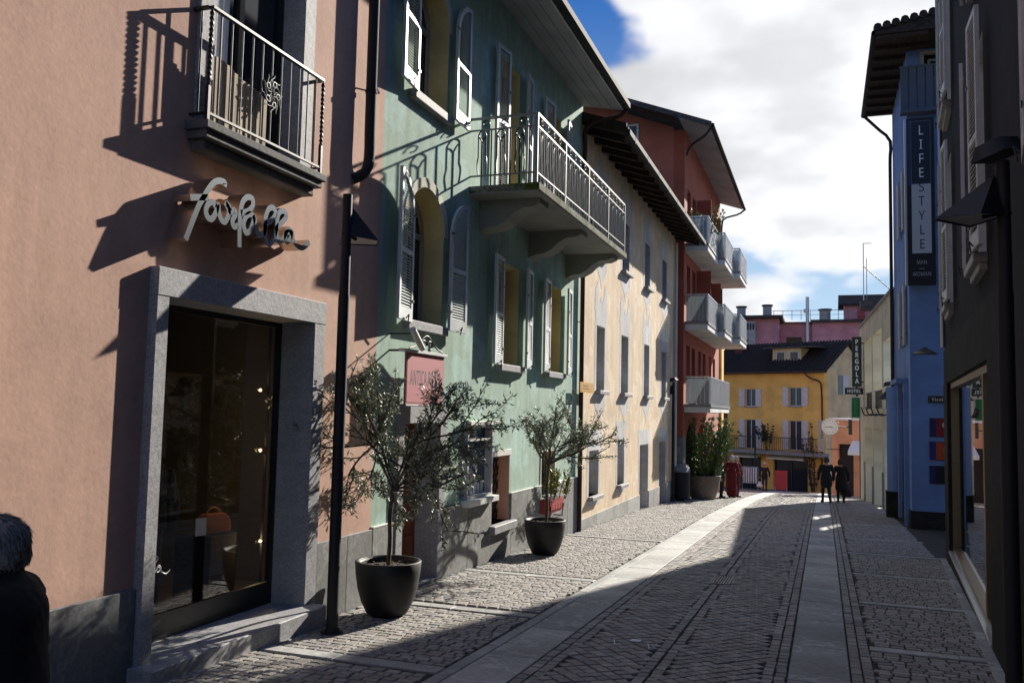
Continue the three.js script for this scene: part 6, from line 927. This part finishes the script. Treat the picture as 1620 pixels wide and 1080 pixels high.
function person(label, base, turn, o) { // faces local +z
  const g = thing('person', label, 'person', o.group), S = (o.h || 1.7) / 1.7, C = (c) => lin(...c), skin = C([0.42, 0.25, 0.18]), coat = C(o.coat), leg = C(o.leg), hair = C(o.hair), shoe = C(o.shoe || [0.012, 0.012, 0.012]);
  const st = o.stride || 0, bones = [], foot = (s, f) => { const hx = s * 0.09, kz = f > 0 ? f * 0.55 + 0.05 : f * 0.3 + 0.04, ay = f < 0 ? 0.13 : 0.09; bones.push([hx, 0.9, 0, 0.095, hx, 0.48, kz, 0.062, leg], [hx, 0.48, kz, 0.062, hx, ay, f, 0.045, leg], [hx, ay - 0.045, f - 0.04, 0.04, hx + s * 0.02, f < 0 ? 0.035 : 0.035, f + 0.15, 0.032, shoe]); };
  foot(1, st); foot(-1, -st);
  bones.push([-0.06, 0.95, 0, 0.12, 0.06, 0.95, 0, 0.12, o.long ? coat : leg], [0, 1.0, 0, 0.135, 0, 1.25, 0.0, 0.15, coat, 1.5], [-0.1, 1.33, 0, 0.095, 0.1, 1.33, 0, 0.095, coat], [0, 1.36, 0, 0.07, 0, 1.47, 0.01, 0.056, o.collar ? coat : skin]);
  if (o.long) { const hem = o.long; bones.push([-0.05, 1.0, 0, 0.14, -0.07, hem, 0, 0.145, coat], [0.05, 1.0, 0, 0.14, 0.07, hem, 0, 0.145, coat], [0, 1.0, 0, 0.15, 0, hem, 0.02, 0.16, coat]); } else bones.push([-0.05, 1.0, 0, 0.125, -0.05, 0.86, 0, 0.125, coat], [0.05, 1.0, 0, 0.125, 0.05, 0.86, 0, 0.125, coat]);
  const arms = o.arms || [[0.27, 1.12, -0.02, 0.28, 0.88, 0.05], [-0.27, 1.12, -0.02, -0.28, 0.88, 0.05]], hands = [];
  arms.forEach((a, i) => { const s = i ? -1 : 1; bones.push([s * 0.17, 1.37, 0, 0.075, a[0], a[1], a[2], 0.055, coat], [a[0], a[1], a[2], 0.055, a[3], a[4], a[5], 0.045, coat]); const dx = a[3] - a[0], dy = a[4] - a[1], dz = a[5] - a[2], l = Math.hypot(dx, dy, dz), e = [dx / l, dy / l, dz / l]; hands.push([[a[3], a[4], a[5]], e, s]); });
  const headAt = bones.length, hd = o.head || [0, 0, 0]; // head offset and look
  bones.push([hd[0], 1.575, hd[2] + 0.012, 0.083, hd[0], 1.61, hd[2] - 0.004, 0.092, skin], [hd[0], 1.53, hd[2] + 0.045, 0.05, hd[0], 1.55, hd[2] + 0.05, 0.055, skin], [hd[0], 1.575, hd[2] + 0.098, 0.014, hd[0], 1.60, hd[2] + 0.09, 0.01, skin], [hd[0] + 0.085, 1.575, hd[2], 0.02, hd[0] + 0.09, 1.60, hd[2] - 0.01, 0.022, skin], [hd[0] - 0.085, 1.575, hd[2], 0.02, hd[0] - 0.09, 1.60, hd[2] - 0.01, 0.022, skin]);
  const hb = [[hd[0], 1.64, hd[2] - 0.01, 0.088, hd[0], 1.625, hd[2] - 0.03, 0.095, hair], [hd[0] - 0.03, 1.58, hd[2] - 0.045, 0.075, hd[0] + 0.03, 1.58, hd[2] - 0.045, 0.075, hair]]; if (o.bob) hb.push([hd[0] - 0.06, 1.6, hd[2] - 0.02, 0.055, hd[0] - 0.065, 1.52, hd[2] - 0.02, 0.045, hair], [hd[0] + 0.06, 1.6, hd[2] - 0.02, 0.055, hd[0] + 0.065, 1.52, hd[2] - 0.02, 0.045, hair]);
  if (o.bulk) bones.push([0, 1.28, -0.03, 0.2, 0, 1.0, -0.02, 0.215, coat, 1.1], [-0.14, 1.34, -0.02, 0.11, 0.14, 1.34, -0.02, 0.11, coat], [0, 1.40, -0.04, 0.085, 0, 1.49, -0.035, 0.075, coat], [0, 1.0, -0.02, 0.215, 0, o.long, 0, 0.21, coat]);
  const list = [blob(o.fine ? bones.filter((q, i) => i < headAt || i >= headAt + 5) : [...bones, ...hb], o.cell || 0.016, 0.035, 0.05, o.bulk ? 0.014 : 0)];
  if (o.fine) {
    list.push(blob(bones.slice(headAt, headAt + 5).concat([[0, 1.42, -0.02, 0.06, 0, 1.53, 0.0, 0.058, skin]]), 0.005, 0.02));
    const cap = [[0, 1.645, -0.004, 0.082, 0, 1.61, -0.05, 0.076, hair], [-0.036, 1.625, -0.03, 0.074, -0.034, 1.56, -0.055, 0.062, hair], [0.036, 1.625, -0.03, 0.074, 0.034, 1.56, -0.055, 0.062, hair], [-0.02, 1.55, -0.066, 0.056, 0.02, 1.53, -0.064, 0.052, hair], [-0.06, 1.63, 0.02, 0.036, -0.05, 1.66, 0.05, 0.036, hair], [0.06, 1.63, 0.02, 0.036, 0.05, 1.66, 0.05, 0.036, hair]];
    const cg = blob(cap, 0.005, 0.02, 0.04, 0.01), cp = cg.attributes.position, cn = cg.attributes.normal, blades = [];
    for (let i = 0; i < 5200; i++) { const v = Math.floor(rnd() * cp.count), n = V3(cn.getX(v), cn.getY(v), cn.getZ(v)); if (n.y < -0.5) continue; const d = V3(rr(-0.25, 0.25), -0.75, -0.45 + rr(-0.25, 0.25)); d.addScaledVector(n, 0.08 - d.dot(n)).normalize(); const t = rr(0.6, 1.5); blades.push({ p: V3(cp.getX(v), cp.getY(v), cp.getZ(v)), d, n, l: rr(0.025, 0.055), w: rr(0.0025, 0.0045), c: hair.clone().multiplyScalar(t) }); }
    mk('hair', [cg.toNonIndexed(), leafPos(blades)], M.fabric, g).scale.setScalar(S);
  }
  for (const [p, e, s] of hands) { // palm, four fingers and a thumb
    const side = [e[1] * 0 + (Math.abs(e[1]) > 0.9 ? 0 : 0), 0, 1], hbones = [], at = (t, q, r) => [p[0] + e[0] * t - s * r, p[1] + e[1] * t, p[2] + e[2] * t + q];
    const add = (a, ra, b, rb) => hbones.push([...a, ra, ...b, rb, skin]);
    add(at(-0.03, 0, 0), 0.028, at(0.03, 0, 0), 0.026); for (let f = 0; f < 4; f++) { const q = -0.03 + f * 0.02, L2 = [0.062, 0.075, 0.078, 0.066][f]; add(at(0.03, q * 0.8, 0), 0.017, at(0.07, q, 0), 0.011); add(at(0.07, q, 0), 0.0105, at(0.07 + L2 * 0.5, q, 0.012), 0.009); add(at(0.07 + L2 * 0.5, q, 0.012), 0.009, at(0.07 + L2 * 0.85, q, 0.034), 0.008); } add(at(0.01, 0.03, 0.01), 0.014, at(0.05, 0.055, 0.015), 0.011); add(at(0.05, 0.055, 0.015), 0.011, at(0.085, 0.055, 0.03), 0.009);
    list.push(blob(hbones, 0.006, 0.008, 0.015));
  }
  const m = mk('body', join(list.map((q) => { const r = q.toNonIndexed(); return r; })), M.fabric, g, {}); m.scale.setScalar(S);
  g.position.set(...base); g.rotation.y = turn; return g;
}
const stand = (px, py, z) => { const p = atZ(px, py, z); return [p.x, gy(z) + 0.022, z]; };
const BLACK = [0.012, 0.012, 0.014], WHITEH = [0.55, 0.53, 0.5];
{ // man passing close by the pink wall
  person('man with short grey hair and high collared black coat passing the pink wall', [-3.08, gy(-2.55) + 0.02, -2.62], -1.3, { h: 1.52, bulk: true, fine: true, arms: [[0.25, 1.12, -0.04, 0.24, 0.88, 0.04], [-0.25, 1.12, -0.04, -0.24, 0.88, 0.04]], coat: [0.008, 0.008, 0.009], leg: BLACK, hair: [0.30, 0.29, 0.28], collar: true, long: 0.7, stride: 0.2, cell: 0.011 });
  person('person with white hair in a long dark red coat standing by the planter', stand(1158, 787, -36.0), 3.0, { h: 1.66, coat: [0.13, 0.008, 0.014], leg: [0.1, 0.008, 0.012], hair: WHITEH, long: 0.18, cell: 0.018, arms: [[0.26, 1.12, 0.05, 0.12, 1.05, 0.2], [-0.26, 1.12, 0.05, -0.12, 1.05, 0.2]] });
  person('person in red jacket half hidden behind the one in the long red coat', stand(1165, 785, -36.7), 2.4, { h: 1.64, coat: [0.2, 0.02, 0.03], leg: [0.1, 0.02, 0.03], hair: [0.45, 0.4, 0.33], cell: 0.018, arms: [[0.27, 1.15, 0.05, 0.30, 1.2, 0.25], [-0.26, 1.12, 0.02, -0.2, 0.95, 0.15]] });
  person('person dressed in black standing close to the planter shrub', stand(1141, 787, -35.2), 1.4, { h: 1.5, coat: BLACK, leg: BLACK, hair: [0.03, 0.025, 0.02], cell: 0.018, bob: true });
  person('white haired person in dark jacket and jeans carrying a pale bag', stand(1210, 778, -51.5), 0.1, { h: 1.62, coat: [0.018, 0.016, 0.016], leg: [0.02, 0.026, 0.05], hair: WHITEH, cell: 0.02, stride: 0.06 });
  person('taller person of the walking couple in black coat and trousers', stand(1308, 796, -35.4), 3.35, { h: 1.72, coat: BLACK, leg: BLACK, hair: [0.08, 0.06, 0.05], stride: 0.22, cell: 0.018, long: 0.72 });
  person('walking companion in a long black coat with a dark handbag', stand(1331, 794, -36.0), 3.2, { h: 1.68, coat: [0.01, 0.01, 0.012], leg: BLACK, hair: [0.05, 0.04, 0.035], stride: 0.18, cell: 0.018, long: 0.6, bob: true });
  const bag = (label, col, px, py, z, s) => { const t = thing('bag', label, 'bag'), p = atZ(px, py, z); mk('body', blob([[-0.07, 0.1, 0, 0.09, 0.07, 0.1, 0, 0.09, lin(...col)], [-0.03, 0.26, 0, 0.05, 0.03, 0.26, 0, 0.05, lin(...col)]], 0.02, 0.06), M.fabric, t); mk('handle', new THREE.TorusGeometry(0.05, 0.008, 6, 14).translate(0, 0.34, 0), M.black, t); t.position.copy(p); t.scale.setScalar(s); };
  bag('white plastic carrier bag held by the white haired person', [0.7, 0.7, 0.68], 1202, 771, -51.4, 1.1); bag('black handbag carried by the companion in the long coat', BLACK, 1341, 787, -35.9, 1.1);
}
// shop goods before the yellow house
{
  const r = thing('display_rack', 'pale clothes hanging on a rack outside the yellow house shop', 'rack'), p = atZ(1187, 757, -60.2); r.position.set(p.x, gy(-60.2), -60.2);
  mk('stand', [bar([-0.5, 0, 0], [-0.5, 1.5, 0], 0.02), bar([0.5, 0, 0], [0.5, 1.5, 0], 0.02), bar([-0.5, 1.5, 0], [0.5, 1.5, 0], 0.02)], M.steel, r); for (let i = 0; i < 6; i++) mk('garment', chbox(-0.42 + i * 0.15, -0.33 + i * 0.15, 0.45, 1.46, -0.2, 0.2, 0.02), i % 3 ? M.white : M.revealPale, r);
  const b = thing('advertising_board', 'red advertising board standing before the yellow house shop', 'board'), q = atZ(1236, 758, -60); b.position.set(q.x, gy(-60), -60); mk('panel', chbox(-0.4, 0.4, 0.1, 1.35, -0.03, 0.03, 0.01), M.redPaint, b); mk('foot', [bar([-0.35, 0, -0.2], [-0.35, 0.3, 0], 0.02), bar([0.35, 0, -0.2], [0.35, 0.3, 0], 0.02), bar([-0.35, 0, 0.2], [-0.35, 0.3, 0], 0.02), bar([0.35, 0, 0.2], [0.35, 0.3, 0], 0.02)], M.steel, b);
}
renderer.render(scene, camera);
